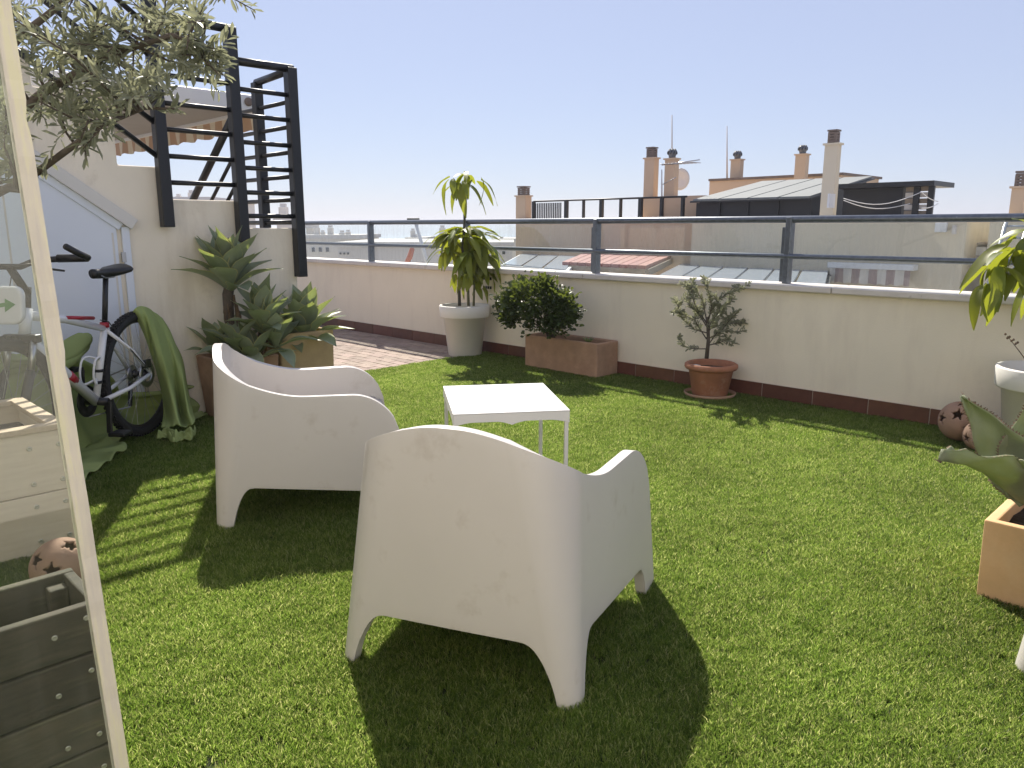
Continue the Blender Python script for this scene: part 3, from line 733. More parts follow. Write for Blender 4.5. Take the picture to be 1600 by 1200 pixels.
# ------------------------------------------------------------------ bush in long terracotta planter
na, nb_ = PZ(822, 573), PZ(941, 590)
bp_ = thing('planter_bush', 'dense dark green rounded bush spilling over a long weathered terracotta planter', 'planter', W(-4.42, 5.115), ANG)
hz_ = .30
box_planter(bp_, .84, .29, hz_, 'terra_old', .03, .045, .012)
def LB(px, py, d=0.0):
    o = W(-4.42, 5.115); P = PY(px, py, o.y + d) - o
    return Vector((P.dot(TX), P.dot(NX), P.z))
r = random.Random(9); fo = MB()
clumps = []
for k in range(120):
    th = r.uniform(0, 6.283); ph = math.asin(r.uniform(-.55, 1)); q = r.uniform(.5, 1) ** .5
    clumps.append(Vector((math.cos(th) * math.cos(ph) * .42 * q, math.sin(th) * math.cos(ph) * .19 * q, math.sin(ph) * .235 * q)))
cen = LB(838, 482, -.12)
LEAFQ = [(0, 0, 0), (.35, .2, .06), (.75, .24, .05), (1, 0, -.05), (.75, -.24, .05), (.35, -.2, .06)]
def add_leaf(mb, pos, d, ln, roll=0.0, w=1.0):
    M = orient(pos, d, roll=roll, scale=ln, wscale=ln * w)
    vs = [M @ Vector(v) for v in LEAFQ]; mb.add(vs, [(0, 1, 2, 3), (0, 3, 4, 5)], False)
for c in clumps:
    out = Vector((c.x / .42, c.y / .19, c.z / .235)).normalized()
    for k in range(48):
        p = cen + c + Vector((r.gauss(0, .035), r.gauss(0, .028), r.gauss(0, .035)))
        d = (out + Vector((r.gauss(0, .7), r.gauss(0, .7), r.gauss(0, .6) + .2)))
        add_leaf(fo, p, d, r.uniform(.028, .05), r.uniform(-1, 1), 1.3)
tag(fo.build('foliage', 'leaf_bush', bp_, fix=False), kind='stuff')
for k in range(7):
    e = cen + r.choice(clumps) * .7
    s0 = LB(848 + k * 4, 522); s0 = Vector((max(-.36, min(.36, s0.x)), max(-.1, min(.1, s0.y)), hz_ - .05))
    MB().tube([s0, (s0 + e) / 2 + Vector((r.uniform(-.03, .03), 0, .02)), e], [.011, .008, .004], 6).build('branch', 'bark', bp_)
RS = leaf_mesh('leaf', 'agave_blue', 1, .30, -.15, .2, 4, 'agave')
for k in range(13):
    az = k * 2.4; link('leaf', RS, bp_, M=orient(Vector((.20, .0, hz_ - .035)), (math.cos(az), math.sin(az), .5 + .04 * k), scale=.075))

# ------------------------------------------------------------------ small olive in round terracotta pot with saucer
ol = thing('potted_olive', 'small sparse olive shrub in a round terracotta pot standing on a saucer', 'potted plant', W(-2.98, 5.06), ANG)
MB().lathe([(0, 0), (.155, 0), (.183, .012), (.192, .035), (.185, .037), (.175, .016), (.15, .010), (0, .010)], 40).build('saucer', 'terra_old', ol)
pt = bpy.data.objects.new('tmp', None)
prof_ = [(0, .012), (.122, .012), (.13, .02), (.163, .205), (.168, .21), (.186, .214), (.196, .228), (.194, .248), (.178, .258), (.16, .252), (.15, .20)]
MB().lathe(prof_, 44).build('pot', 'terracotta', ol)
MB().lathe([(0, .215), (.08, .222), (.156, .21)], 24).build('soil', 'soil', ol)
MB().lathe([(0, -.012), (.03, -.006), (.045, .0), (.03, .012), (0, .018)], 7, (-.08, -.08, .228), smooth=False).build('stone', 'greywall', ol)
def LO(px, py, d=0.0):
    o = W(-2.98, 5.06); P = PY(px, py, o.y + d) - o
    return Vector((P.dot(TX), P.dot(NX), P.z))
r = random.Random(14); fol = MB()
def twig_leaves(mb, pts, step, ln, r, start=0.15, w=.75, objs=None):
    tot = 0; pts = [Vector(p) for p in pts]; segs = list(zip(pts, pts[1:])); Ls = [(q - p).length for p, q in segs]; T = sum(Ls); s = T * start; side = 0
    while s < T:
        k = s; i = 0
        while i < len(Ls) - 1 and k > Ls[i]: k -= Ls[i]; i += 1
        p, q = segs[i]; d = (q - p).normalized(); pos = p + d * k
        a = d.cross(Vector((r.gauss(0, 1), r.gauss(0, 1), r.gauss(0, 1))))
        if a.length > 1e-3:
            a.normalize()
            for sg in (1, -1):
                dd = d * r.uniform(.5, 1.1) + a * sg * r.uniform(.6, 1.0) + Vector((0, 0, r.uniform(-.1, .25)))
                l = ln * r.uniform(.65, 1.15) * (1 if s < T * .85 else .75)
                if objs is not None: objs.append((pos, dd, l, r.uniform(-1.2, 1.2)))
                else: add_leaf(mb, pos, dd, l, r.uniform(-1.2, 1.2), w)
        s += step * r.uniform(.7, 1.3)
trunk = [LO(1104, 560), LO(1107, 530), LO(1106, 510), LO(1104, 495)]
MB().tube(trunk, [.016, .013, .012, .010], 8).build('trunk', 'bark', ol)
ends = [((1104, 505), (1085, 475), (1080, 450), (1062, 442)), ((1104, 500), (1098, 470), (1082, 445), (1076, 455)), ((1105, 500), (1120, 470), (1135, 460), (1160, 450), (1172, 443)),
        ((1105, 515), (1135, 505), (1160, 505), (1178, 492)), ((1104, 530), (1085, 500), (1068, 492), (1052, 488)), ((1104, 545), (1085, 545), (1070, 542), (1060, 528)),
        ((1106, 505), (1112, 480), (1108, 460), (1105, 448)), ((1106, 520), (1125, 490), (1140, 470), (1140, 455)), ((1105, 530), (1125, 520), (1140, 500), (1155, 485)), ((1104, 520), (1085, 515), (1068, 500), (1060, 480)),
        ((1105, 540), (1125, 535), (1138, 530), (1142, 540)), ((1104, 510), (1092, 490), (1078, 478), (1072, 470)), ((1104, 530), (1110, 505), (1125, 485), (1120, 465)), ((1106, 540), (1120, 520), (1130, 515), (1150, 520))]
for e in ends:
    dd = r.uniform(-.14, .1); P = [LO(x, y, dd * k / len(e)) for k, (x, y) in enumerate(e)]
    MB().tube(P, [.005 - .0035 * k / (len(P) - 1) for k in range(len(P))], 6).build('branch', 'bark', ol)
    twig_leaves(fol, P, .010, .045, r, .22, .8)
    for q in range(3):
        i = r.randrange(1, len(P)); s0 = P[i]; e1 = s0 + Vector((r.uniform(-.08, .08), r.uniform(-.08, .05), r.uniform(.0, .09)))
        MB().tube([s0, e1], [.0025, .001], 5).build('twig', 'bark', ol); twig_leaves(fol, [s0, e1], .010, .042, r, .1, .8)
tag(fol.build('foliage', 'leaf_olive', ol, fix=False), kind='stuff')

# ------------------------------------------------------------------ agaves
AG = [agave_leaf_mesh('leaf', 1, .42, dp, k) for k, dp in enumerate((-.06, .05, .18))]
def agave_rosette(parent, c, n, ln, r, lo=-.25, hi=1.35, tilt=(0, 0), dry=0):
    c = Vector(c)
    for i in range(n):
        k = i / (n - 1); az = i * 2.39996 + r.uniform(-.15, .15); el = lo + (hi - lo) * k ** .65 + r.uniform(-.1, .1)
        d = Vector((math.cos(az) * math.cos(el) + tilt[0], math.sin(az) * math.cos(el) + tilt[1], math.sin(el)))
        l = ln * (.95 + .05 * k) * r.uniform(.85, 1.12)
        m = AG[2] if k < .3 else (AG[1] if k < .65 else AG[0])
        link('leaf', m, parent, M=orient(c + Vector((d.x, d.y, 0)) * .015 + Vector((0, 0, .03 * k)), d, scale=l, wscale=l * r.uniform(.85, 1.15)))
    for i in range(dry):
        az = r.uniform(0, 6.28); d = Vector((math.cos(az) * .5, math.sin(az) * .5, -1)); 
        link('dry_leaf', DRYL, parent, M=orient(c + Vector((0, 0, -.03)), d, scale=ln * r.uniform(.35, .6), wscale=ln * .25))
DRYL = leaf_mesh('dry_leaf', 'dry', 1, .22, .3, .4, 6, 'agave', wave=.2)
ga, gb = -4.90, 2.28
gl = thing('agave_planter', 'tall branching agave in a brown terracotta planter against the stair wall', 'planter', W(ga, gb), ANG)
box_planter(gl, .36, .42, .42, 'terra_old', .035, .05, .014, .03)
def LG(px, py, d=0.0, o=W(ga, gb)):
    P = PY(px, py, o.y + d) - o; return Vector((P.dot(TX), P.dot(NX), P.z))
r = random.Random(31)
T1 = [LG(378, 555), LG(368, 530), LG(358, 500), LG(356, 460), LG(360, 440)]
MB().tube(T1, [.04, .036, .032, .035, .03], 10).build('trunk', 'bark', gl)
agave_rosette(gl, LG(360, 456), 26, .39, r, .35, 1.35, dry=14)
MB().tube([LG(395, 560), LG(405, 535), LG(412, 515)], [.03, .026, .024], 8).build('trunk', 'bark', gl)
agave_rosette(gl, LG(412, 518, -.05), 20, .32, r, .25, 1.35, dry=3)
agave_rosette(gl, LG(395, 570, -.15), 13, .27, r, -.1, 1.1)
agave_rosette(gl, LG(338, 556, .0), 11, .24, r, 0, 1.1)
agave_rosette(gl, LG(432, 545, -.05), 14, .27, r, -.1, 1.2)
agave_rosette(gl, LG(372, 552, -.12), 12, .27, r, -.1, 1.0)
g2a, g2b = -4.92, 2.73
gl2 = thing('agave_planter', 'small spiky agave in an ochre planter at the end of the stair wall', 'planter', W(g2a, g2b), ANG)
box_planter(gl2, .32, .42, .54, 'ochre', .03, .04, .012, .01)
def LG2(px, py, d=0.0): return LG(px, py, d, W(g2a, g2b))
MB().tube([LG2(478, 545), LG2(478, 528)], [.03, .03], 8).build('trunk', 'bark', gl2)
agave_rosette(gl2, LG2(478, 533), 28, .36, r, .15, 1.35, dry=4)
agave_rosette(gl2, LG2(452, 535, -.06), 10, .22, r, -.1, 1.2)

# ------------------------------------------------------------------ right agave in orange planter
c0 = PZ(1522, 934); hR = .285
ra, rb = c0[0] + .30, c0[1] + .24
ar = thing('agave_planter', 'bright orange terracotta planter with thick toothed agave leaves at the right edge', 'planter', W(ra, rb), ANG)
box_planter(ar, .60, .48, hR, 'terra_orange', .035, .05, .006, .004)
def LR(px, py, d=0.0): return LG(px, py, d, W(ra, rb))
def big_agave_leaf(base, tip, width, seed, curl=.1, up=(0, 0, 1), fold=.32):
    r = random.Random(seed); base = Vector(base); tip = Vector(tip); d = tip - base; L = d.length; n = 22
    M = orient(base, d, up=up); mb = MB(); vs = []; fs = []; ys = [-1, -.8, -.5, -.2, .2, .5, .8, 1]
    edge = []
    for i in range(n + 1):
        k = i / n; w = width / 2 * ((.62 + .38 * math.sin(math.pi * min(1, k / .8))) if k < .4 else max(.0, 1 - (k - .4) / .6) ** .9)
        w = max(w, .002); z0 = -curl * L * math.sin(math.pi * k)
        row = []
        for s in ys:
            z = z0 + fold * width * (abs(s) ** 1.8) * (1 - k * .4) + .012 * math.sin(k * 17 + s * 3 + seed) * abs(s) * (1 if k < .9 else 0)
            x = k * L; row.append(M @ Vector((x, s * w, z)))
        vs += row; edge.append((row[0], row[-1], w))
    m = len(ys)
    for i in range(n):
        for j in range(m - 1): q = i * m + j; fs.append((q, q + m, q + m + 1, q + 1))
    mb.add(vs, fs, True)
    o = mb.build('leaf', 'agave_blue', ar, fix=False); s_ = o.modifiers.new('thick', 'SOLIDIFY'); s_.thickness = .006; s_.offset = 0
    tm = MB()
    for i in range(2, n - 1):
        for side in (0, 1):
            for h in (0, .5):
                p = edge[i][side].lerp(edge[i + 1][side], h); c = (edge[i][0] + edge[i][1]) / 2; out = (p - c).normalized()
                dn = (edge[i + 1][side] - edge[i][side]).normalized() * .005
                tm.add([p - dn, p + dn, p + out * .010 + dn * r.uniform(-1, 2)], [(0, 1, 2)])
    tm.tube([tip - d * .03, tip + d * .045], [.004, .0007], 6)
    t_ = tm.build('leaf_spines', 'dry', o, fix=False)
    return o
big_agave_leaf(LR(1622, 778, -.02), LR(1506, 618, .20), .17, 1, .06, up=(-.45, -.75, .5), fold=.25)
big_agave_leaf(LR(1600, 790, -.02), LR(1466, 720, -.08), .22, 2, -.10, up=(0, .35, 1), fold=.30)
big_agave_leaf(LR(1625, 785), LR(1640, 590, .1), .24, 3, .05, up=(0, -1, .2))
big_agave_leaf(LR(1640, 790), LR(1760, 660, -.1), .24, 4, .08)
big_agave_leaf(LR(1625, 790, -.03), LR(1690, 740, -.40), .22, 5, -.08)
big_agave_leaf(LR(1620, 780, .05), LR(1600, 690, .45), .22, 6, .05)
from mathutils import noise as mnoise
def catmull(P, t):
    n = len(P) - 1; x = t * n; i = min(int(x), n - 1); f = x - i
    p0, p1, p2, p3 = P[max(i - 1, 0)], P[i], P[i + 1], P[min(i + 2, n)]
    return .5 * ((2 * p1) + (p2 - p0) * f + (2 * p0 - 5 * p1 + 4 * p2 - p3) * f * f + (3 * p1 - p0 - 3 * p2 + p3) * f ** 3)
# ------------------------------------------------------------------ clay star balls
def star_ball(label, loc, R, dirs, rz=0.0):
    bm = bmesh.new(); bmesh.ops.create_icosphere(bm, subdivisions=5, radius=R)
    frames = []
    for d in dirs:
        d = Vector(d).normalized(); x = d.cross(Vector((0, 0, 1))).normalized(); frames.append((d, x, x.cross(d)))
    def star_in(v):
        for d, x, y in frames:
            if v.dot(d) > R * .6:
                u, w = v.dot(x) / R, v.dot(y) / R; rr = math.hypot(u, w)
                if rr > .36: continue
                th = (math.atan2(u, w)) % (2 * math.pi / 5)
                th = min(th, 2 * math.pi / 5 - th)           # 0 at an arm, pi/5 at a notch
                ro, ri = .34, .15
                A = (ro, 0.0); B = (ri * math.cos(math.pi / 5), ri * math.sin(math.pi / 5))
                p = (rr * math.cos(th), rr * math.sin(th))
                if (B[0] - A[0]) * (p[1] - A[1]) - (B[1] - A[1]) * (p[0] - A[0]) > 0: return True
        return False
    kill = [f for f in bm.faces if star_in(f.calc_center_median())]
    bmesh.ops.delete(bm, geom=kill, context='FACES')
    for f in bm.faces: f.smooth = True
    me = bpy.data.meshes.new('clay_star_ball'); bm.to_mesh(me); bm.free(); me.materials.append(MT['clay_ball'])
    o = link('clay_star_ball', me); o.location = loc
    m = o.modifiers.new('thick', 'SOLIDIFY'); m.thickness = R * .09; m.offset = -1
    return tag(o, label, 'lantern ball', 'clay balls with star cutouts')
def cam_dirs(loc, lst):       # directions given as offsets in the view seen from the camera
    v = (Vector((0, 0, CAM_H)) - Vector(loc)).normalized(); x = Vector((0, 0, 1)).cross(v).normalized(); y = v.cross(x)
    return [v + x * a + y * b for a, b in lst]
l_ = W(-1.27, 5.0, .125); star_ball('larger clay ball with star cutouts beside the skirting', l_, .118, cam_dirs(l_, [(-.15, .35), (.5, -.45), (-1.6, .1), (1.6, .5), (0, 2)]))
l_ = W(-1.13, 4.86, .09); star_ball('smaller clay ball with star cutouts touching the larger one', l_, .085, cam_dirs(l_, [(.55, .4), (.35, -.65), (-1.2, -.4), (-1, 1.5)]))

# ------------------------------------------------------------------ left foreground: glass screen, crate, wooden planter, olive
ga0, gb0 = -1.24, .343
gs = thing('glass_screen', 'upright clear glass screen with frosted cream edge at the left foreground', 'glass screen', W(ga0, gb0), ANG)
gs.rotation_euler.x = .033
MB().box(-.005, .005, -1.9, -.012, .0, 2.2).build('glass_pane', 'glass_near', gs)
eg = MB(); n = 90; vs = []
r = random.Random(2)
for i in range(n + 1):
    z = 2.2 * i / n; c = .0 + (r.uniform(-.0012, .0012)); bite = .003 if r.random() < .06 else 0
    for x, y in ((-.010, -.012), (.009 + c, -.012), (.010 + c, .008 - bite), (-.008, .011 - bite)): vs.append((x, y, z))
fs = [(0, 1, 2, 3), (n * 4 + 3, n * 4 + 2, n * 4 + 1, n * 4)]
for i in range(n):
    for k in range(4): fs.append((i * 4 + k, i * 4 + (k + 1) % 4, i * 4 + 4 + (k + 1) % 4, i * 4 + 4 + k))
eg.add(vs, fs).build('edge_strip', 'edge', gs)

# plank crate, a solid stand-in for reflections overlapping on the pane
ca, cb = -1.72, .46
cr = thing('reflected_crate', 'dark wooden plank crate behind the glass screen, standing in for reflections on the pane', 'crate', W(ca, cb), ANG)
CD, BH = .22, .114          # depth and board pitch
pl = MB().box(-.012, .012, -.62, .62, -.0545, .0545).mesh('plank', 'darkwood')
for k in range(4):
    o = link('plank', pl, cr, .004); o.location = (-.012, -.62 - .003 * (k % 2), .062 + k * BH)
    o = link('plank', pl, cr, .004); o.location = (-CD, -.62, .062 + k * BH)
pe = MB().box(-CD / 2 + .02, CD / 2 - .02, -.012, .012, -.0545, .0545).mesh('plank', 'darkwood')
for k in range(4):
    o = link('plank', pe, cr, .004); o.location = (-CD / 2 - .006, -.013, .062 + k * BH)
    o = link('plank', pe, cr, .004); o.location = (-CD / 2 - .006, -1.228, .062 + k * BH)
for x, y in ((-.045, -.045), (-CD + .035, -.045), (-.045, -1.195), (-CD + .035, -1.195)):
    o = MB().box(-.02, .02, -.02, .02, .004, .44).build('corner_post', 'darkwood', cr, .004); o.location = (x, y, 0)
sc = MB().lathe([(0, .0025), (.0026, .0022), (.0030, .0026), (.0055, .0022), (.006, .0)], 14, axis='x').mesh('screw', 'screw')
for k in range(4):
    for y in (-.03, -.10, -.50, -.56):
        o = link('screw', sc, cr); o.location = (.0005, y - rnd.uniform(0, .012), .062 + k * BH + rnd.uniform(-.03, .03))
MB().box(-CD + .013, -.025, -1.21, -.03, .33, .345).build('soil', 'soil', cr)
lb_ = W(*PZ(97, 885, .115), .115); star_ball('clay ball with star cutouts between crate and plywood planter, standing in for a pane reflection', lb_, .098, cam_dirs(lb_, [(-.35, -.1), (.5, 1.0), (1.5, 0), (-1.4, .7)]))  # solid ball in place of a reflection on the glass
bs = MB().lathe([(0, 0), (.05, 0), (.072, .01), (.082, .10), (.076, .105), (.066, .015), (0, .012)], 20).build('wicker_basket', 'timber')
bs.location = W(ca - .115, cb - .36, .346); tag(bs, 'small brown basket lying in the dark plank crate', 'basket')

# plywood planter
wa, wb = -3.27, .80
wp = thing('wooden_planter', 'tall light plywood planter box holding the olive tree, seen through the glass', 'planter', W(wa, wb), ANG)
HW = .50; LA, LBb = .62, 1.25
for k, (z0, z1) in enumerate(((.0, .245), (.249, .488))):
    MB().box(-.018, 0, -LBb, -.0, z0, z1).build('panel', 'ply', wp, .003)
    MB().box(-LA, -LA + .018, -LBb, -.0, z0, z1).build('panel', 'ply', wp, .003)
    MB().box(-LA + .0185, -.0185, -.018, -.0005, z0, z1).build('panel', 'ply', wp, .003)
    MB().box(-LA + .0185, -.0185, -LBb + .0005, -LBb + .018, z0, z1).build('panel', 'ply', wp, .003)
for x0, x1, y0, y1 in ((-.045, .012, -LBb, .012), (-LA - .012, -LA + .045, -LBb, .012), (-LA + .0455, -.0455, -.045, .012), (-LA + .0455, -.0455, -LBb, -LBb + .045)):
    MB().box(x0, x1, y0, y1, .489, .512).build('rim_board', 'rimwood', wp, .003)
MB().box(-LA + .02, -.02, -LBb + .02, -.02, .38, .41).build('soil', 'soil', wp)
for z in (.06, .20, .29, .43):
    for y in (-.02, -.12, -.55):
        o = link('screw', sc, wp); o.location = (.0005, y, z); o.scale = (1.6, 1.6, 1.6)

# ------------------------------------------------------------------ olive tree
oa, ob_ = wa - .31, wb - .52
ot = thing('olive_tree', 'grey-green olive tree spreading its branches over the top left corner', 'tree', W(oa, ob_, .41), ANG)
def LT(px, py, Y):
    o = W(oa, ob_, .41); P = PY(px, py, Y) - o
    return Vector((P.dot(TX), P.dot(NX), P.z))
r = random.Random(77)
trk = [Vector((0, 0, -.02)), Vector((.03, .02, .3)), Vector((.0, .05, .6)), Vector((.03, .06, .85))]
MB().tube(trk, [.045, .038, .034, .03], 10).build('trunk', 'bark', ot)
leaves = []
def limb(pts, r0, r1, name='branch'):
    P = [Vector(p) for p in pts]; n = len(P)
    MB().tube(P, [r0 + (r1 - r0) * i / (n - 1) for i in range(n)], 7).build(name, 'bark', ot)
    return P
oy = W(oa, ob_).y
mains = [[trk[2], LT(-60, 330, 2.35), LT(50, 275, 2.3), LT(160, 195, 2.25), LT(235, 165, 2.2)],
         [trk[3], LT(-40, 240, 2.3), LT(60, 150, 2.35), LT(160, 90, 2.3), LT(270, 55, 2.25), LT(330, 75, 2.2)],
         [trk[3], LT(-60, 150, 2.4), LT(40, 50, 2.45), LT(130, -20, 2.5), LT(250, -60, 2.5)],
         [trk[3], LT(-120, 150, 2.5), LT(-80, 0, 2.6), LT(-20, -120, 2.6)],
         [trk[2], LT(-160, 300, 2.2), LT(-120, 250, 2.0), LT(-30, 290, 1.95), LT(40, 300, 1.95)],
         [trk[3], trk[3] + Vector((-.3, .2, .3)), trk[3] + Vector((-.6, .3, .5))],
         [trk[3], trk[3] + Vector((-.1, -.3, .35)), trk[3] + Vector((-.1, -.65, .5))]]
for m_ in mains:
    P = limb(m_, .017, .005, 'limb')
targets = []
for (px, py, Y, n) in ((120, 60, 2.25, 9), (60, 90, 2.3, 7), (200, 40, 2.3, 8), (260, 30, 2.25, 6), (160, 130, 2.25, 10), (90, 160, 2.3, 7), (240, 120, 2.2, 9), (300, 90, 2.2, 7), (335, 110, 2.15, 3), (225, 165, 2.2, 7), (60, 230, 2.3, 4), (30, 160, 2.1, 4), (20, 40, 2.2, 5), (130, 10, 2.4, 7), (70, 0, 2.3, 6), (300, 10, 2.2, 4), (190, 150, 2.3, 7), (120, 110, 2.4, 7)):
    for k in range(n): (targets.append((px + r.gauss(0, 32), py + r.gauss(0, 24), Y + r.gauss(0, .12))) if r.random() < .58 else None)
for (px, py, Y) in ((118, 237, 2.1), (130, 232, 2.1), (135, 245, 2.1), (10, 318, 1.95), (20, 300, 1.95), (0, 280, 2), (45, 250, 2.1), (5, 230, 2.1), (345, 105, 2.15), (352, 120, 2.15), (335, 75, 2.15), (300, 60, 2.2), (320, 5, 2.2), (230, 175, 2.2), (250, 150, 2.2), (20, 265, 2.2)): targets.append((px, py, Y))
allpts = []
for m_ in mains:
    for p, q in zip(m_, m_[1:]):
        for k in range(8): allpts.append(Vector(p).lerp(Vector(q), k / 8))
allpts = [p for p in allpts if p.length > .5]
def grow(e):
    s0 = min(allpts, key=lambda p: (p - e).length + r.uniform(0, .12))
    if (s0 - e).length < .04: return
    mid = s0.lerp(e, .5) + Vector((r.uniform(-.03, .03), r.uniform(-.03, .03), r.uniform(-.02, .04)))
    limb([s0, mid, e], .005, .0014, 'twig')
    twig_leaves(None, [s0, mid, e], .0145, .048, r, .3, objs=leaves)
    for k in range(2):
        q = mid.lerp(e, r.uniform(0, .8)); e2 = q + Vector((r.gauss(0, .06), r.gauss(0, .06), r.gauss(.02, .05)))
        twig_leaves(None, [q, e2], .015, .046, r, .1, objs=leaves)
for t_ in targets: grow(LT(*t_))
for k in range(60):        # rest of the crown, beyond the picture's edge
    m_ = r.choice([mains[3], mains[5], mains[6]]); q = Vector(m_[-1]) + Vector((r.gauss(0, .25), r.gauss(0, .25), r.gauss(.05, .2))); grow(q)
oleaf = [leaf_mesh('leaf', 'leaf_olive', 1, .22, dr_, .1, 4, 'lance', seed=k) for k, dr_ in enumerate((-.05, .12, .3))]
Wm = Matrix.Translation(W(oa, ob_, .41)) @ Matrix.Rotation(ANG, 4, 'Z')
def in_view(p):
    w = Wm @ p; c, s = math.cos(PITCH), math.sin(PITCH); z = w.z - CAM_H; d = w.y * c - z * s
    x = 800 + F_PX * w.x / d; y = 600 - F_PX * (w.y * s + z * c) / d
    return -10 < x < 1610 and -10 < y < 1210, d
vis = [(in_view(q[0])[1], q) for q in leaves if in_view(q[0])[0]]; vis.sort(key=lambda t: t[0]); near = [q for _, q in vis[:300]]; nid = set(id(q) for q in near)
for (pos, dd, l, ro) in near: link('leaf', r.choice(oleaf), ot, M=orient(pos, dd, roll=ro, scale=l * 1.08))
fr_ = MB()
for q in leaves:
    if id(q) in nid: continue
    add_leaf(fr_, q[0], q[1], q[2], q[3], .48)
tag(fr_.build('foliage', 'leaf_olive', ot, fix=False), kind='stuff')

# ------------------------------------------------------------------ bicycle
bk_loc = W(*PZ(228, 683), 0.0)
bk = thing('bicycle', 'white mountain bike with black tyres and saddle parked by the closet door', 'bicycle', (bk_loc.x, bk_loc.y, .022), math.radians(-95))
WR = .37
def wheel(x, steer=None):
    wq = bpy.data.objects.new('wheel', None); C.objects.link(wq); wq.parent = bk; wq.location = (x, 0, WR)
    # tyre with knobs
    tp = []; 
    for k in range(10): t = k * 2 * math.pi / 10; tp.append((WR - .028 + .028 * math.cos(t), .028 * math.sin(t)))
    ty = MB().lathe(tp, 64, axis='y', closed=True)
    for k in range(84):
        th = 2 * math.pi * k / 84
        for y, dr_ in ((-.018, -.004), (.018, -.004), (-.006, .001), (.006, .001)):
            th2 = th + (.0 if abs(y) > .01 else .037); rr = WR + dr_
            c = Vector((rr * math.cos(th2), y, rr * math.sin(th2))); R_ = Matrix.Rotation(-th2, 3, 'Y')
            ty.box(-.004, .003, -.005, .005, -.007, .007, Matrix.Translation(c) @ R_.to_4x4())
    ty.build('tyre', 'tyre', wq)
    MB().lathe([(WR - .062, -.010), (WR - .042, -.013), (WR - .042, .013), (WR - .062, .010), (WR - .066, 0)], 56, axis='y', closed=True).build('rim', 'bike_black', wq)
    sp = MB()
    for k in range(28):
        th = 2 * math.pi * k / 28; s = 1 if k % 2 else -1; t2 = th + (.55 if (k // 2) % 2 else -.55)
        sp.tube([(.025 * math.cos(t2), s * .03, .025 * math.sin(t2)), ((WR - .062) * math.cos(th), 0, (WR - .062) * math.sin(th))], .0012, 4, caps=False)
    sp.build('spokes', 'steel', wq)
    MB().lathe([(0, -.06), (.008, -.06), (.012, -.04), (.028, -.034), (.028, -.028), (.016, -.022), (.016, .022), (.028, .028), (.028, .034), (.012, .04), (.008, .06), (0, .06)], 20, axis='y').build('hub', 'bike_black', wq)
    MB().lathe([(.045, .045), (.08, .045), (.08, .047), (.045, .047)], 36, axis='y', closed=True).build('brake_disc', 'steel', wq)
    return wq
wr = wheel(0); wf = wheel(1.08)
MB().lathe([(.02, -.05), (.055, -.048), (.052, -.042), (.045, -.040), (.04, -.034), (.02, -.03)], 26, axis='y').build('cassette', 'steel', wr)
BBp, STt, HTb, HTt = Vector((.44, 0, .30)), Vector((.29, 0, .70)), Vector((.915, 0, .72)), Vector((.875, 0, .85))
MB().tube([BBp, STt], .019, 14).build('seat_tube', 'bike_white', bk)
MB().tube([STt - Vector((-.01, 0, .02)), Vector((.6, 0, .765)), HTt - Vector((-.01, 0, .03))], [.018, .02, .024], 14).build('top_tube', 'bike_white', bk)
dt = MB().tube([BBp, HTb], [.027, .03], 14).build('down_tube', 'bike_white', bk)
for k0, k1 in ((.34, .44), (.66, .76)):
    MB().tube([BBp.lerp(HTb, k0) + Vector((0, .004, .002)), BBp.lerp(HTb, k1) + Vector((0, .004, .002))], [.0255, .0275], 14).build('red_decal', 'bike_red', dt)
MB().tube([Vector((.40, .012, .750)), Vector((.62, .014, .777))], .010, 8).build('red_decal', 'bike_red', bk)
MB().tube([HTb, HTt], .026, 14).build('head_tube', 'bike_white', bk)
for s in (-1, 1):
    MB().tube([STt + Vector((.01, s * .015, -.03)), Vector((.13, s * .05, .53)), Vector((.0, s * .064, WR + .01))], [.011, .010, .010], 10).build('seat_stay', 'bike_white', bk)
    MB().tube([BBp + Vector((-.02, s * .03, 0)), Vector((.2, s * .055, .325)), Vector((.0, s * .064, WR))], [.014, .012, .011], 10).build('chain_stay', 'bike_white', bk)
    MB().tube([Vector((1.08, s * .064, WR)), Vector((.985, s * .064, .57))], .021, 12).build('fork_lower', 'bike_black', bk)
    MB().tube([Vector((.985, s * .064, .57)), Vector((.935, s * .06, .71))], .016, 12).build('fork_stanchion', 'steel', bk)
MB().bar(Vector((.93, -.085, .715)), Vector((.93, .085, .715)), .045, .04).build('fork_crown', 'bike_black', bk, .008)
MB().tube([STt, Vector((.235, 0, .96))], .0145, 12).build('seat_post', 'bike_black', bk)
MB().lathe([(.019, -.015), (.024, -.015), (.024, .015), (.019, .015)], 16, STt).build('seat_clamp', 'bike_red', bk)
# saddle
sd = MB(); vs = []; fs = []; n = 14
for i in range(n + 1):
    k = i / n; x = .08 + .27 * k; w = .075 * (1 - sstep((k - .15) / .5)) + .022 if k > .12 else .06 + .037 * sstep(k / .12)
    zt = 1.008 + .018 * (1 - k) ** 2 - .006 * math.sin(k * math.pi)
    for t in range(12):
        th = 2 * math.pi * t / 12; vs.append((x, w * math.cos(th), zt - .022 + (.022 if math.sin(th) > 0 else .03) * math.sin(th) * (1 if abs(math.cos(th)) < .95 else .8)))
for i in range(n):
    for t in range(12): fs.append((i * 12 + t, i * 12 + (t + 1) % 12, (i + 1) * 12 + (t + 1) % 12, (i + 1) * 12 + t))
fs += [tuple(range(11, -1, -1)), tuple(n * 12 + t for t in range(12))]
sd.add(vs, fs, True).build('saddle', 'bike_black', bk)
for s in (-1, 1): MB().tube([(.12, s * .03, .985), (.20, s * .022, .955), (.27, s * .022, .955), (.33, s * .012, .985)], .0035, 6).build('saddle_rail', 'steel', bk)
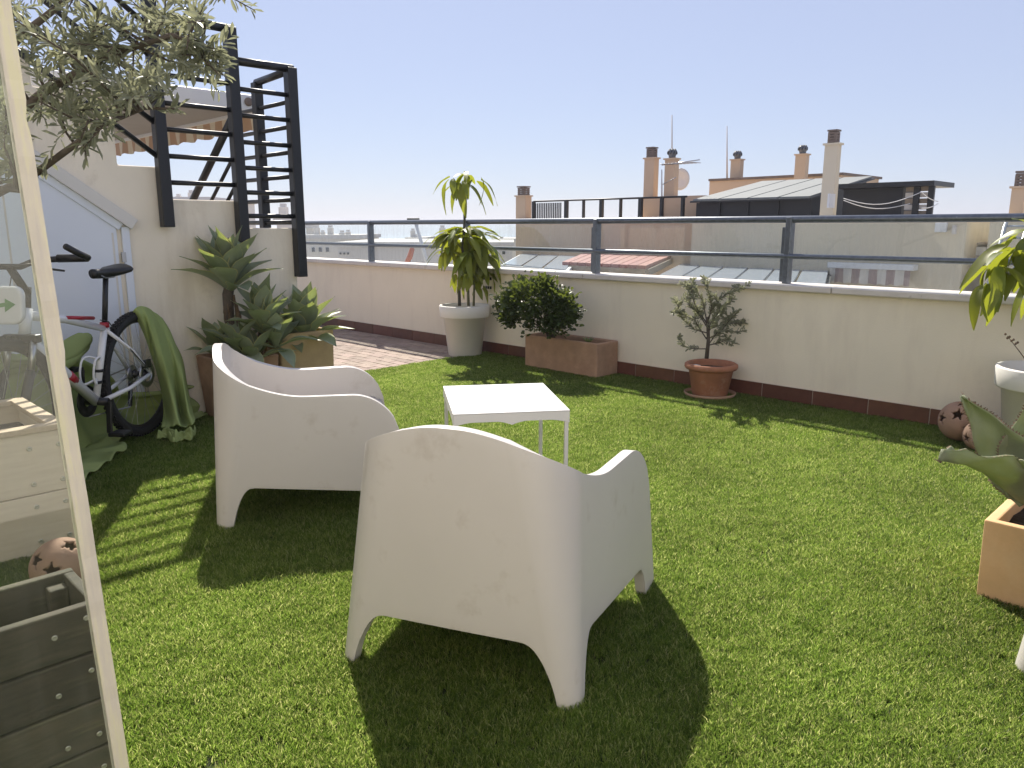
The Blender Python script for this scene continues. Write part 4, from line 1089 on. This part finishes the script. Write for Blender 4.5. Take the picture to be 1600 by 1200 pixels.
# cockpit
MB().tube([HTt, HTt + Vector((-.02, 0, .10))], .018, 12).build('steerer', 'bike_black', bk)
MB().tube([HTt + Vector((-.015, 0, .07)), Vector((.95, 0, 1.045))], [.02, .018], 12).build('stem', 'bike_black', bk)
HB = [Vector((.90, -.35, 1.09)), Vector((.93, -.12, 1.08)), Vector((.95, -.05, 1.05)), Vector((.95, .05, 1.05)), Vector((.93, .12, 1.08)), Vector((.90, .35, 1.09))]
MB().tube(HB, .0145, 10).build('handlebar', 'bike_black', bk)
for s in (-1, 1):
    MB().tube([Vector((.903, s * .35, 1.09)), Vector((.918, s * .215, 1.087))], .0185, 12).build('grip', 'bike_black', bk)
    MB().tube([Vector((.905, s * .352, 1.09)), Vector((.97, s * .358, 1.11)), Vector((1.05, s * .35, 1.145))], [.016, .015, .014], 10).build('bar_end', 'bike_black', bk)
    MB().tube([Vector((.935, s * .17, 1.075)), Vector((.985, s * .2, 1.045)), Vector((.99, s * .29, 1.035))], [.009, .006, .005], 8).build('brake_lever', 'bike_black', bk)
    MB().tube([Vector((.95, s * .15, 1.07)), Vector((1.06, s * .1, 1.06)), Vector((1.03, s * .02, .87)), Vector((.96, s * .03, .80))], .0025, 6).build('cable', 'bike_black', bk)
# number plate like white pouch with a green printed arrow
pm_ = MB()
def rrect(w, h, r_, n=6):
    out = []
    for cx, cy, a0 in ((w - r_, h - r_, 0), (-w + r_, h - r_, 90), (-w + r_, -h + r_, 180), (w - r_, -h + r_, 270)):
        for k in range(n + 1): t = math.radians(a0 + 90 * k / n); out.append((cx + r_ * math.cos(t), cy + r_ * math.sin(t)))
    return out
pp = MB().prism(rrect(.10, .085, .045), 0, .03, lambda u, v, d: Vector((1.045 + d - v * .15, u + .03, .885 + v))).build('front_pouch', 'bike_white', bk, .01)
MB().prism([(-.07, -.02), (.02, -.005), (.02, -.03), (.07, .005), (.02, .03), (.02, .012), (-.07, .0)], 0, .0012, lambda u, v, d: Vector((1.0755 + d - v * .15, u + .03, .885 + v))).build('green_arrow', 'green_print', pp)
# drivetrain
MB().lathe([(.03, -.052), (.085, -.052), (.088, -.048), (.085, -.044), (.03, -.044)], 34, BBp, 'y', closed=True).build('chainring', 'bike_black', bk)
MB().lathe([(0, -.07), (.022, -.07), (.022, .07), (0, .07)], 16, BBp, 'y').build('bottom_bracket', 'bike_black', bk)
for s, ang in ((1, math.radians(-78)), (-1, math.radians(102))):
    e = BBp + Vector((.17 * math.cos(ang), s * .085, .17 * math.sin(ang)))
    MB().bar(BBp + Vector((0, s * .075, 0)), e, .016, .03, up=(0, 1, 0)).build('crank_arm', 'bike_black', bk, .005)
    pd = MB().box(-.045, .045, -.045, .045, -.011, .011).build('pedal', 'bike_black', bk, .006); pd.location = e + Vector((0, s * .06, 0))
chn = MB(); chn.tube([BBp + Vector((0, -.048, .087)), Vector((0, -.045, WR + .045))], .004, 6); chn.tube([BBp + Vector((0, -.048, -.087)), Vector((.06, -.045, WR - .19)), Vector((.03, -.045, WR - .09))], .004, 6); chn.build('chain', 'steel', bk)
MB().bar(Vector((.0, -.06, WR - .03)), Vector((.05, -.05, WR - .19)), .02, .03).build('derailleur', 'bike_black', bk, .006)
# bottle cage and loops
for s in (-1, 1):
    cg = [BBp.lerp(STt, .30) + Vector((.02, 0, 0)), BBp.lerp(STt, .25) + Vector((.07, s * .036, .0)), BBp.lerp(STt, .36) + Vector((.105, s * .038, .01)), BBp.lerp(STt, .52) + Vector((.10, s * .038, .02)), BBp.lerp(STt, .60) + Vector((.06, s * .03, 0)), BBp.lerp(STt, .55) + Vector((.02, 0, 0))]
    MB().tube([catmull(cg, k / 24) for k in range(25)], .006, 7).build('bottle_cage', 'pole_white', bk)
for k in (.25, .40): MB().lathe([(.0195, -.008), (.023, -.008), (.023, .008), (.0195, .008)], 16, BBp.lerp(STt, k)).build('strap', 'bike_black', bk)
MB().tube([Vector((.36, .0225, .735)), Vector((.30, .03, .72)), Vector((.20, .04, .60)), Vector((.07, .075, .44)), Vector((.02, .07, WR + .03))], .0028, 6).build('cable', 'bike_black', bk)
MB().box(-.015, .05, .05, .072, WR + .04, WR + .09).build('brake_caliper', 'bike_black', bk, .006)

# ------------------------------------------------------------------ green cover draped over the bicycle
def surf(name, fn, nu, nv, mt, parent=None, th=.004):
    mb = MB(); vs = [fn(i / nu, j / nv) for i in range(nu + 1) for j in range(nv + 1)]
    fs = [(i * (nv + 1) + j, (i + 1) * (nv + 1) + j, (i + 1) * (nv + 1) + j + 1, i * (nv + 1) + j + 1) for i in range(nu) for j in range(nv)]
    mb.add(vs, fs, True); o = mb.build(name, mt, parent, fix=False); m = o.modifiers.new('thick', 'SOLIDIFY'); m.thickness = th; m.offset = 0
    return o
cv = thing('bike_cover', 'crumpled green fabric cover hanging over the rear wheel and behind the bicycle', 'cover', (bk_loc.x, bk_loc.y, 0), 0)
def pix(pts, Y0, dY): return [PY(x, y, Y0 + dY[k]) - Vector((bk_loc.x, bk_loc.y, 0)) for k, (x, y) in enumerate(pts)]
yb_ = bk_loc.y
rows = [pix([(208, 486), (214, 480), (226, 479), (238, 486), (252, 496), (256, 505)], yb_ + .05, [-.07, -.07, .0, .08, .14, .22]),
        pix([(224, 520), (226, 500), (238, 500), (252, 510), (266, 520), (270, 530)], yb_ + .05, [.0, -.06, .0, .1, .16, .25]),
        pix([(238, 560), (240, 552), (252, 556), (268, 560), (281, 565), (285, 560)], yb_ + .05, [.12, .03, -.02, .1, .12, .27]),
        pix([(250, 600), (252, 606), (266, 600), (276, 612), (288, 606), (292, 600)], yb_ + .05, [.2, .08, .0, .1, .06, .25]),
        pix([(256, 640), (262, 645), (274, 640), (284, 655), (295, 645), (300, 640)], yb_ - .02, [.2, .1, -.02, .1, .0, .2]),
        pix([(252, 668), (264, 668), (278, 664), (290, 668), (302, 662), (305, 655)], yb_ - .08, [.0, .0, -.04, .0, -.03, .1])]
def fn1(u, v):
    col = [catmull(rw, v) for rw in rows]; p = catmull(col, u)
    f = .014 * math.sin(v * 21 + u * 3) + .008 * math.sin(v * 43 + u * 7)
    f += .030 * mnoise.noise(Vector((v * 9, u * 2.2, 1.7))) + .016 * mnoise.noise(Vector((v * 17, u * 7, 5.2)))
    p = p + Vector((.3, -.9, 0)) * f * (.35 + .65 * u); p.z = max(p.z, .028 + .01 * mnoise.noise(Vector((v * 12, u * 8, 3)))); return p
surf('draped_cloth', fn1, 46, 46, 'cloth', cv)
# bottom hem bunched on the turf
def fn2(u, v):
    p = catmull(rows[5], .02 + .96 * v); sp = .07 + .05 * mnoise.noise(Vector((v * 3.1, 0, 9)))
    q = p + Vector((.10 * (v - .4), -1, 0)) * (u * sp)
    q.z = .026 + (.055 * math.sin(u * math.pi) + .02 * (1 - u)) * (.65 + .6 * mnoise.noise(Vector((v * 6, u * 2, 2)))) + .02 * mnoise.noise(Vector((v * 14, u * 6, 7))); q.z = max(q.z, .02); return q
surf('hem', fn2, 20, 60, 'cloth', cv)
# sheet behind the frame, falling to the ground and spreading on it
def fn3(u, v):
    y = 4.98 - 1.75 * v; xo = max(-2.47 + .04 * math.sin(v * 12) + .02 * math.sin(v * 31), (-5.05 + .7096 * y) / .7046)
    top = (.66 - .05 * math.sin(v * 5) - .06 * v) * (.35 + .65 * sstep((v - .12) / .3))
    if u < .72:
        k = u / .72; z = top * (1 - k) + .035 * k; x = xo + .07 * k * k + .018 * math.sin(v * 26 + k * 3) + .05 * math.sin(min(1, k * 6) * math.pi) * (k < .17)
    else:
        k = (u - .72) / .28; z = .034 + .02 * math.sin(v * 34 + k * 5) * math.sin(k * 3.1) ** 2 + .008 * math.sin(v * 60 + k * 8); x = xo + .07 + k * (.06 + .30 * v + .03 * math.sin(v * 17)); 
    x += .05 * mnoise.noise(Vector((v * 8, u * 3, 0))) * min(1, u * 4); z += .02 * mnoise.noise(Vector((v * 10, u * 6, 4)))
    x = max(x, (-5.06 + .7096 * y) / .7046)
    return Vector((x, y, max(z, .024))) - Vector((bk_loc.x, bk_loc.y, 0))
surf('back_sheet', fn3, 60, 110, 'cloth', cv)
def fn4(u, v):
    y = 4.32 - 1.1 * v; th = u * 6.28; R_ = .045 + .012 * math.sin(v * 9) + .008 * math.sin(th * 3 + v * 14)
    return Vector((-2.42 + R_ * math.cos(th), y, .62 - .05 * math.sin(v * 6) - .05 * v + R_ * 1.15 * math.sin(th))) - Vector((bk_loc.x, bk_loc.y, 0))
surf('rolled_edge', fn4, 20, 50, 'cloth', cv)
# ================================================================== neighbouring penthouse
BF = 15.0
nbA = PB(806, 345, BF)[0]
nbld = thing('apartment_block', 'beige neighbouring penthouse with chimneys, dark cladding and roof panels behind the railing', 'building', W(0, BF, -26), ANG)
Z0 = 26.0                                   # local z = world z + 26
def nb(name, m, a0, a1, b0, b1, z0, z1, parent=None, bevel=0):
    return MB().box(a0, a1, b0 - BF, b1 - BF, z0 + Z0, z1 + Z0).build(name, m, parent or nbld, bevel)
def ax(px, b, py=340): return PB(px, py, b)[0]
def zx(px, py, b): return PB(px, py, b)[1]
def chimney(px0, px1, ytop, b, m, cap, ybot=360, zb=None):
    a0, a1 = ax(px0, b, ytop), ax(px1, b, ytop); w = a1 - a0; a1 = a0 + w * .62; dp = w * .42
    zt = zx((px0 + px1) / 2, ytop, b); z0 = zx((px0 + px1) / 2, ybot, b) if zb is None else zb
    c = nb('chimney', m, a0, a1, b, b + dp, z0, zt)
    am = (a0 + a1) / 2; bm_ = b + dp / 2; hw = (a1 - a0) / 2
    nb('chimney_coping', m, a0 - .03, a1 + .03, b - .03, b + dp + .03, zt + .001, zt + .035, c)
    if cap == 'slats':
        s = (a1 - a0) * .33
        for k in range(4): nb('cap_slat', 'cap', am - s, am + s, bm_ - s, bm_ + s, zt + .045 + k * .05, zt + .083 + k * .05, c)
        for sx in (-1, 1):
            for sy in (-1, 1): nb('cap_post', 'cap', am + sx * s * .75 - .02, am + sx * s * .75 + .02, bm_ + sy * s * .75 - .02, bm_ + sy * s * .75 + .02, zt + .034, zt + .22, c)
        nb('cap_top', 'cap', am - s * 1.15, am + s * 1.15, bm_ - s * 1.15, bm_ + s * 1.15, zt + .243, zt + .272, c)
    elif cap == 'ball':
        R = (a1 - a0) * .40
        MB().lathe([(R * .75, 0), (R * .75, R * .35), (R * .98, R * .7), (R, R * 1.05), (R * .85, R * 1.5), (R * .5, R * 1.75), (0, R * 1.82)], 18, (am, bm_ - BF, zt + .05 + Z0)).build('turbine_cap', 'turbine', c)
        for k in range(9):
            t = k * 2 * math.pi / 9
            MB().tube([(am + R * 1.0 * math.cos(t), bm_ - BF + R * 1.0 * math.sin(t), zt + .05 + R * .7 + Z0), (am + R * 1.03 * math.cos(t + .2), bm_ - BF + R * 1.03 * math.sin(t + .2), zt + .05 + R * 1.1 + Z0), (am + R * .6 * math.cos(t + .5), bm_ - BF + R * .6 * math.sin(t + .5), zt + .05 + R * 1.75 + Z0)], .012, 4).build('turbine_vane', 'dark_metal', c)
    return c
ztop_ = zx(950, 341, BF)
nb('wall', 'beige', nbA, ax(1085, BF), BF, BF + 6, -26, ztop_)
nb('wall', 'beige2', ax(1082, BF - .5), ax(1512, BF - .5), BF - .5, BF + 5, -26, zx(1200, 341, BF - .5))
nb('wall', 'beige2', ax(1548, BF - .4), ax(1548, BF - .4) + 7, BF - .4, BF + 4, -26, zx(1580, 337, BF - .4))
nb('wall', 'beige', ax(1505, BF + 1.5), ax(1560, BF + 1.5), BF + 1.5, BF + 3, -26, zx(1530, 345, BF + 1.5))
for y0, y1, m in ((379, 382, 'timber'), (386, 399, 'cassette'), (399, 404, 'timber')):
    nb('step_ledge', m, ax(1510, BF + .2) + .02, ax(1549, BF + .2) - .02, BF + .2, BF + 1.45, zx(1530, y1, BF + .2), zx(1530, y0, BF + .2))
chimney(806, 830, 307, BF + .1, 'beige', 'slats')
chimney(1007, 1032, 248, BF + .6, 'beige', 'slats')
chimney(1039, 1064, 249, BF + .6, 'beige', 'ball')
chimney(1142, 1166, 250, BF + 6, 'beige', 'ball', 300)
chimney(1243, 1270, 242, BF + 5, 'beige', 'ball', 300)
chimney(1289, 1322, 226, BF - .45, 'beige2', 'slats')
chimney(1581, 1615, 294, BF - .2, 'beige', 'slats')
# low wall under the twin chimneys
nb('parapet_block', 'beige', ax(1006, BF + .5), ax(1096, BF + .5), BF + .5, BF + 1.5, ztop_ - .5, zx(1040, 307, BF + .5))
# terrace railing
zr = zx(950, 311, BF + .1)
MB().tube([(ax(834, BF + .1), .1, zr + Z0), (ax(1072, BF + .1), .1, zr + Z0)], .022, 8).build('terrace_rail', 'black', nbld)
for px, w in ((834, .035), (885, .045), (912, .018), (940, .045), (970, .02), (1001, .045), (1034, .03), (1067, .03)):
    nb('rail_post', 'black', ax(px, BF + .1, 320) - w, ax(px, BF + .1, 320) + w, BF + .06, BF + .14, ztop_ + .001, zr)
for k in range(15):
    a = ax(837 + k * 2.8, BF + .1, 325); nb('gate_slat', 'black', a - .014, a + .014, BF + .09, BF + .11, ztop_ + .002, zr - .05)
# masts, dish, antenna
for px, y0, y1, b in ((1050, 180, 300, BF + 1.6), (1136, 197, 285, BF + 6.2), (1034, 265, 340, BF + .45)):
    p, q = PB(px, y0, b), PB(px, y1, b); MB().tube([(q[0], b - BF, q[1] + Z0), (p[0], b - BF, p[1] + Z0)], [.03, .012], 6).build('mast', 'greywall', nbld)
d_a, d_z = PB(1063, 280, BF + 1.3)
MB().lathe([(0, .09), (.15, .06), (.26, 0), (.25, -.02), (.15, .04), (0, .07)], 24, (d_a, 1.3, d_z + Z0), 'y').build('satellite_dish', 'cassette', nbld)
an = MB(); p = PB(1034, 258, BF + .45)
an.tube([(p[0], .45, p[1] + Z0), (p[0] + 1.0, .45, p[1] + .06 + Z0)], .012, 5)
for k in range(9): an.tube([(p[0] + .1 * k + .1, .25, p[1] + .01 + Z0), (p[0] + .1 * k + .1, .65, p[1] + .01 + Z0)], .008, 4)
q = PB(1036, 288, BF + .45); an.tube([(q[0], .45, q[1] + Z0), (q[0] + .5, .2, q[1] + .12 + Z0)], .012, 5)
an.build('television_antenna', 'steel', nbld)
# flat roofed block behind the dark room
nb('roof_block', 'beige', ax(1106, BF + 5.5), ax(1310, BF + 5.5), BF + 5.5, BF + 8, -1, zx(1200, 279, BF + 5.5))
nb('roof_edge', 'cap', ax(1104, BF + 5.45), ax(1312, BF + 5.45), BF + 5.45, BF + 8.1, zx(1200, 279, BF + 5.5) + .002, zx(1200, 277, BF + 5.5) + .03)
# dark room with sloping panel roof
da0, da1 = ax(1092, BF + .2), ax(1262, BF + .2); ze = zx(1180, 308, BF + .2); zh = zx(1215, 283, BF + 3.1)
MB().prism([(.2, ztop_ - .3), (3.0, ztop_ - .3), (3.0, zh - .06), (.2, ze - .06)], da0, da1 + .0, lambda u, v, d: Vector((d, u, v + Z0))).build('dark_room', 'dark_metal', nbld)
npn = 4
for k in range(npn):
    x0 = da0 - .1 + (da1 - da0 + .2) * k / npn; x1 = da0 - .1 + (da1 - da0 + .2) * (k + 1) / npn
    MB().prism([(.05, ze - .055), (3.1, zh - .02), (3.1, zh + .02), (.05, ze - .015)], x0 + .025, x1 - .025, lambda u, v, d: Vector((d, u, v + Z0))).build('roof_panel', 'panelgrey', nbld)
    nb('wall_panel', 'dark_metal', x0 + .04, x1 - .04, BF + .17, BF + .199, ztop_, ze - .09)
MB().prism([(.0, ze - .09), (3.15, zh - .05), (3.15, zh - .02), (.0, ze - .056)], da0 - .12, da1 + .12, lambda u, v, d: Vector((d, u, v + Z0))).build('roof_edge', 'black', nbld)
# dark shed to the right with slatted end
sa0, sa1 = ax(1315, BF + .6), ax(1452, BF + .6); zs_ = zx(1400, 293, BF + .6)
nb('shed', 'dark_metal', sa0, sa1 - .5, BF + .6, BF + 1.4, 1, zs_)
nb('shed_roof', 'black', sa0 - .1, sa1 + .1, BF + .35, BF + 1.5, zs_ + .002, zs_ + .09)
for k in range(6): nb('shed_slat', 'timber' if k % 2 else 'greywall', sa1 - .46, sa1 - .05, BF + .62 + .01 * (k % 2), BF + .66, 1.35 + k * .11, 1.44 + k * .11)
for x in (sa1 - .25, sa1): nb('shed_post', 'black', x - .05, x + .05, BF + .55, BF + .615, 1, zs_)
for (x0, y0, x1, y1, sag) in ((1318, 310, 1440, 300, .16), (1318, 313, 1422, 318, .12), (1440, 300, 1466, 315, .03), (1440, 325, 1466, 318, .03)):
    p, q = PB(x0, y0, BF - .3), PB(x1, y1, BF + .3)
    pts = [(p[0] + (q[0] - p[0]) * k / 10, -.3 + .6 * k / 10, p[1] + (q[1] - p[1]) * k / 10 - sag * math.sin(math.pi * k / 10) + Z0) for k in range(11)]
    MB().tube(pts, .007, 4).build('clothes_line', 'cassette', nbld)
nb('lamp_bracket', 'cassette', ax(1296, BF - .6), ax(1299, BF - .6), BF - .75, BF - .5, 1.6, 1.85)
# electric box, lower awning, ladder
x0, z1 = PB(1462, 348, BF - .55); x1, z0 = PB(1479, 363, BF - .55); nb('meter_box', 'cassette', x0, x1, BF - .58, BF - .505, z0, z1, bevel=.01)
x0, z1 = PB(1489, 352, BF - .55); x1, z0 = PB(1493, 366, BF - .55); nb('wall_lamp', 'greywall', x0, x1, BF - .58, BF - .505, z0, z1)
x0, z1 = PB(1291, 410, BF - .8); x1, z0 = PB(1426, 418, BF - .8)
lw = thing('awning', 'small rolled awning with faded striped valance low on the neighbouring wall', 'awning', W((x0 + x1) / 2, BF - .65, z1), ANG)
hx = (x1 - x0) / 2
MB().box(-hx, hx, -.1, .14, -.1, 0).build('cassette', 'cassette', lw, .01)
vm = MB(); vs = []; fs = []; n = 40
for i in range(n + 1):
    x = -hx + .05 + (2 * hx - .1) * i / n; vs += [(x, -.08, -.1), (x, -.08 + .02 * math.sin(i * 1.1), -.34 - .03 * abs(math.sin(i * .6)))]
for i in range(n): fs.append((2 * i, 2 * i + 2, 2 * i + 3, 2 * i + 1))
vm.add(vs, fs, True).build('valance', 'awn_stripe_far', lw)
# ladder
p, q = PB(1546, 392, BF - 1), PB(1560, 344, BF - 1)
ld = thing('ladder', 'metal ladder leaning against the far beige wall', 'ladder', W(p[0], BF - 1, p[1] - .8), ANG)
v = Vector((q[0] - p[0], .5, q[1] - p[1] + .8))
for s in (0, .3): MB().tube([(s, 0, 0), v + Vector((s, 0, 0))], .03, 6).build('stile', 'panelblue', ld)
for k in range(7): e = v * ((k + .5) / 7); MB().tube([e, e + Vector((.3, 0, 0))], .018, 5).build('rung', 'panelblue', ld)

# ---------------- lower terrace roofs between the two buildings
def quad_roof(name, label, cat, pix4, zz, m, nslat, sm, under='timber', th=.06, seam=None):
    P = [PZ(x, y, zz) for x, y in pix4]      # near-left, near-right, far-right, far-left
    c = (sum(p[0] for p in P) / 4, sum(p[1] for p in P) / 4)
    t = thing(name, label, cat, W(c[0], c[1], zz - 2.6), ANG)
    V = [Vector((p[0] - c[0], p[1] - c[1], 2.6)) for p in P]
    for k in range(nslat):
        k0, k1 = (k + .05) / nslat, (k + .95) / nslat
        a, b, c_, d = V[0].lerp(V[1], k0), V[0].lerp(V[1], k1), V[3].lerp(V[2], k1), V[3].lerp(V[2], k0)
        dz = Vector((0, 0, -th)); MB().add([a, b, c_, d, a + dz, b + dz, c_ + dz, d + dz], [(0, 1, 2, 3), (7, 6, 5, 4), (0, 4, 5, 1), (1, 5, 6, 2), (2, 6, 7, 3), (3, 7, 4, 0)]).build('roof_panel', m, t)
    dz = Vector((0, 0, -th - .002))
    for i in range(4):
        p, q = V[i] + dz, V[(i + 1) % 4] + dz; MB().bar(p + Vector((0, 0, -.06)), q + Vector((0, 0, -.06)), .08, .12).build('beam', under, t)
        MB().bar(V[i] + dz + Vector((0, 0, -.12)), Vector((V[i].x, V[i].y, -2)), .1, .1).build('post', under, t)
    return t
quad_roof('pergola', 'pergola roof of dusty red corrugated strips seen through the glass', 'pergola', [(878, 409), (1010, 415), (1052, 398), (915, 394)], .62, 'redtile', 10, None)
quad_roof('glass_roof', 'pale blue-grey panelled terrace roof seen through the glass', 'roof', [(1015, 436), (1290, 452), (1300, 404), (1085, 401)], .45, 'panelblue', 6, None, 'dark_metal')
quad_roof('metal_pergola', 'open white metal pergola frame left of the red roof', 'pergola', [(786, 412), (884, 421), (905, 400), (815, 396)], .56, 'panelblue', 3, None, 'cassette', .02)
# terrace floor of the lower roofs
lt = MB().box(-8, 14, 7.0, 14.4, -3.0, -2.4).build('lower_terrace', 'creamwall'); lt.rotation_euler.z = ANG
tag(lt, 'lower neighbouring terrace block below the pergolas', 'building')

# leaning white pole with dark top
pt0 = W(*[PB(668, 414, 7.2)[0], 7.2], PB(668, 414, 7.2)[1]); pt1 = W(PB(649, 345, 7.2)[0], 7.2, PB(649, 345, 7.2)[1])
wp_ = thing('leaning_pole', 'thin white pole leaning behind the glass railing', 'pole', pt0 + Vector((0, 0, -.6)), 0)
dv = pt1 - pt0; b0 = Vector((0, 0, .6)) - dv * .5
MB().tube([b0, Vector((0, 0, .6)) + dv], .028, 8).build('pole', 'pole_white', wp_)
MB().box(-.12, .06, -.04, .04, -.02, .04).build('pole_head', 'dark_metal', wp_, .01).location = Vector((0, 0, .6)) + dv
# folded orange parasol
op = PY(640, 405, 11); opq = PY(645, 388, 11)
os_ = thing('folded_parasol', 'small folded orange parasol on a distant terrace', 'parasol', op + Vector((0, 0, -1.2)))
MB().tube([(0, 0, 0), (.02, 0, 1.25)], .012, 6).build('pole', 'pole_white', os_)
MB().tube([(-.06, 0, 1.12), (0, 0, 1.22), (.04, 0, 1.34), (.04, 0, 1.40)], [.03, .04, .035, .008], 8).build('canopy', 'orange', os_)

# ================================================================== far town
def far_building(label, x0, x1, ytop, Y, m='creamwall', depth=14, chims=(), wins=(), name='apartment_block'):
    zt = PY((x0 + x1) / 2, ytop, Y).z; X0, X1 = PYz(x0, Y, zt), PYz(x1, Y, zt); zb = -26.0
    t = thing(name, label, 'building', ((X0 + X1) / 2, Y + depth / 2, zb), 0, 'distant town buildings towards the sea')
    w = (X1 - X0) / 2
    MB().box(-w, w, -depth / 2, depth / 2, 0, zt - zb).build('wall', m, t)
    MB().box(-w - .15, w + .15, -depth / 2 - .15, depth / 2 + .15, zt - zb + .003, zt - zb + .25).build('roof_edge', 'greywall', t)
    for (c0, c1, cy) in chims:
        q0, q1, cz = PYz(c0, Y + 2, zt), PYz(c1, Y + 2, zt), PY((c0 + c1) / 2, cy, Y + 2).z - zb; mx = (X0 + X1) / 2; cw = (q1 - q0) / 2
        c = MB().box(q0 - mx, q1 - mx, -depth / 2 + 2 - cw, -depth / 2 + 2 + cw, zt - zb, cz - cw * .9).build('chimney', m, t)
        MB().box(q0 - mx + cw * .3, q1 - mx - cw * .3, -depth / 2 + 2 - cw * .7, -depth / 2 + 2 + cw * .7, cz - cw * .9 + .02, cz).build('chimney_cap', 'greywall', c)
    for (a0, y0, a1, y1) in wins:
        q0, q1 = PYz(a0, Y, zt), PYz(a1, Y, zt); mx = (X0 + X1) / 2; z1, z0 = PY(a0, y0, Y).z - zb, PY(a0, y1, Y).z - zb
        f = MB().box(q0 - mx, q1 - mx, -depth / 2 - .06, -depth / 2 - .002, z0, z1).build('window', 'trim', t)
        e = (q1 - q0) * .1; MB().box(q0 - mx + e, q1 - mx - e, -depth / 2 - .075, -depth / 2 - .061, z0 + e, z1 - e).build('pane', 'dark_glass', f)
    return t
far_building('distant cream block with five small chimneys just right of the stairs', 470, 560, 373, 52, 'creamwall', 8, ((492, 500, 352), (502, 508, 360), (513, 521, 352), (531, 539, 360), (541, 548, 359)), ((486, 386, 492, 394), (497, 386, 503, 394), (508, 386, 514, 394)))
far_building('distant beige block at the left end of the railing', 478, 489, 357, 56, 'creamwall', 1)
far_building('distant low pale block with a slotted band below the middle rail', 528, 712, 386, 40, 'greywall', 12, (), ((530, 394, 534, 398), (536, 394, 540, 398), (542, 394, 546, 398)))
far_building('distant roof tower with dark stacked chimney near the leaning pole', 636, 662, 376, 62, 'greywall', 8, ((642, 649, 357), (648, 654, 366)))
far_building('distant pale roof tower with a pointed cap left of the potted tree', 684, 698, 374, 66, 'creamwall', 4, ((687, 696, 352),))
far_building('distant low block with roof boxes right of the potted tree', 770, 812, 377, 75, 'creamwall', 12, ((780, 788, 370), (796, 806, 373)))
far_building('distant pale block hidden partly by the potted tree', 700, 800, 384, 55, 'greywall', 12, (), ((712, 392, 718, 398), (724, 392, 730, 398), (770, 392, 776, 398), (784, 392, 790, 398)))
far_building('distant block with brick red chimney seen through the stair rungs', 432, 456, 345, 45, 'creamwall', 1.5, ((438, 450, 318),))
far_building('distant roofline with small chimneys seen between stair posts', 215, 330, 313, 60, 'creamwall', 10, ((276, 283, 303), (296, 305, 297)))

# ================================================================== sea haze
hz = MB().box(-24000, 24000, -90, 27000, -28, 9).build('haze', 'cassette')
hm, N, L, P = new_mat('haze_air'); N.remove(P)
pv_ = N.new('ShaderNodeVolumePrincipled'); pv_.inputs['Color'].default_value = (.86, .90, 1, 1); pv_.inputs['Density'].default_value = .0009; pv_.inputs['Anisotropy'].default_value = .2
L.new(pv_.outputs[0], N['Material Output'].inputs['Volume'])
hz.data.materials.clear(); hz.data.materials.append(hm)
tag(hz, 'thin bright sea haze over the town and the water', 'haze', kind='stuff')
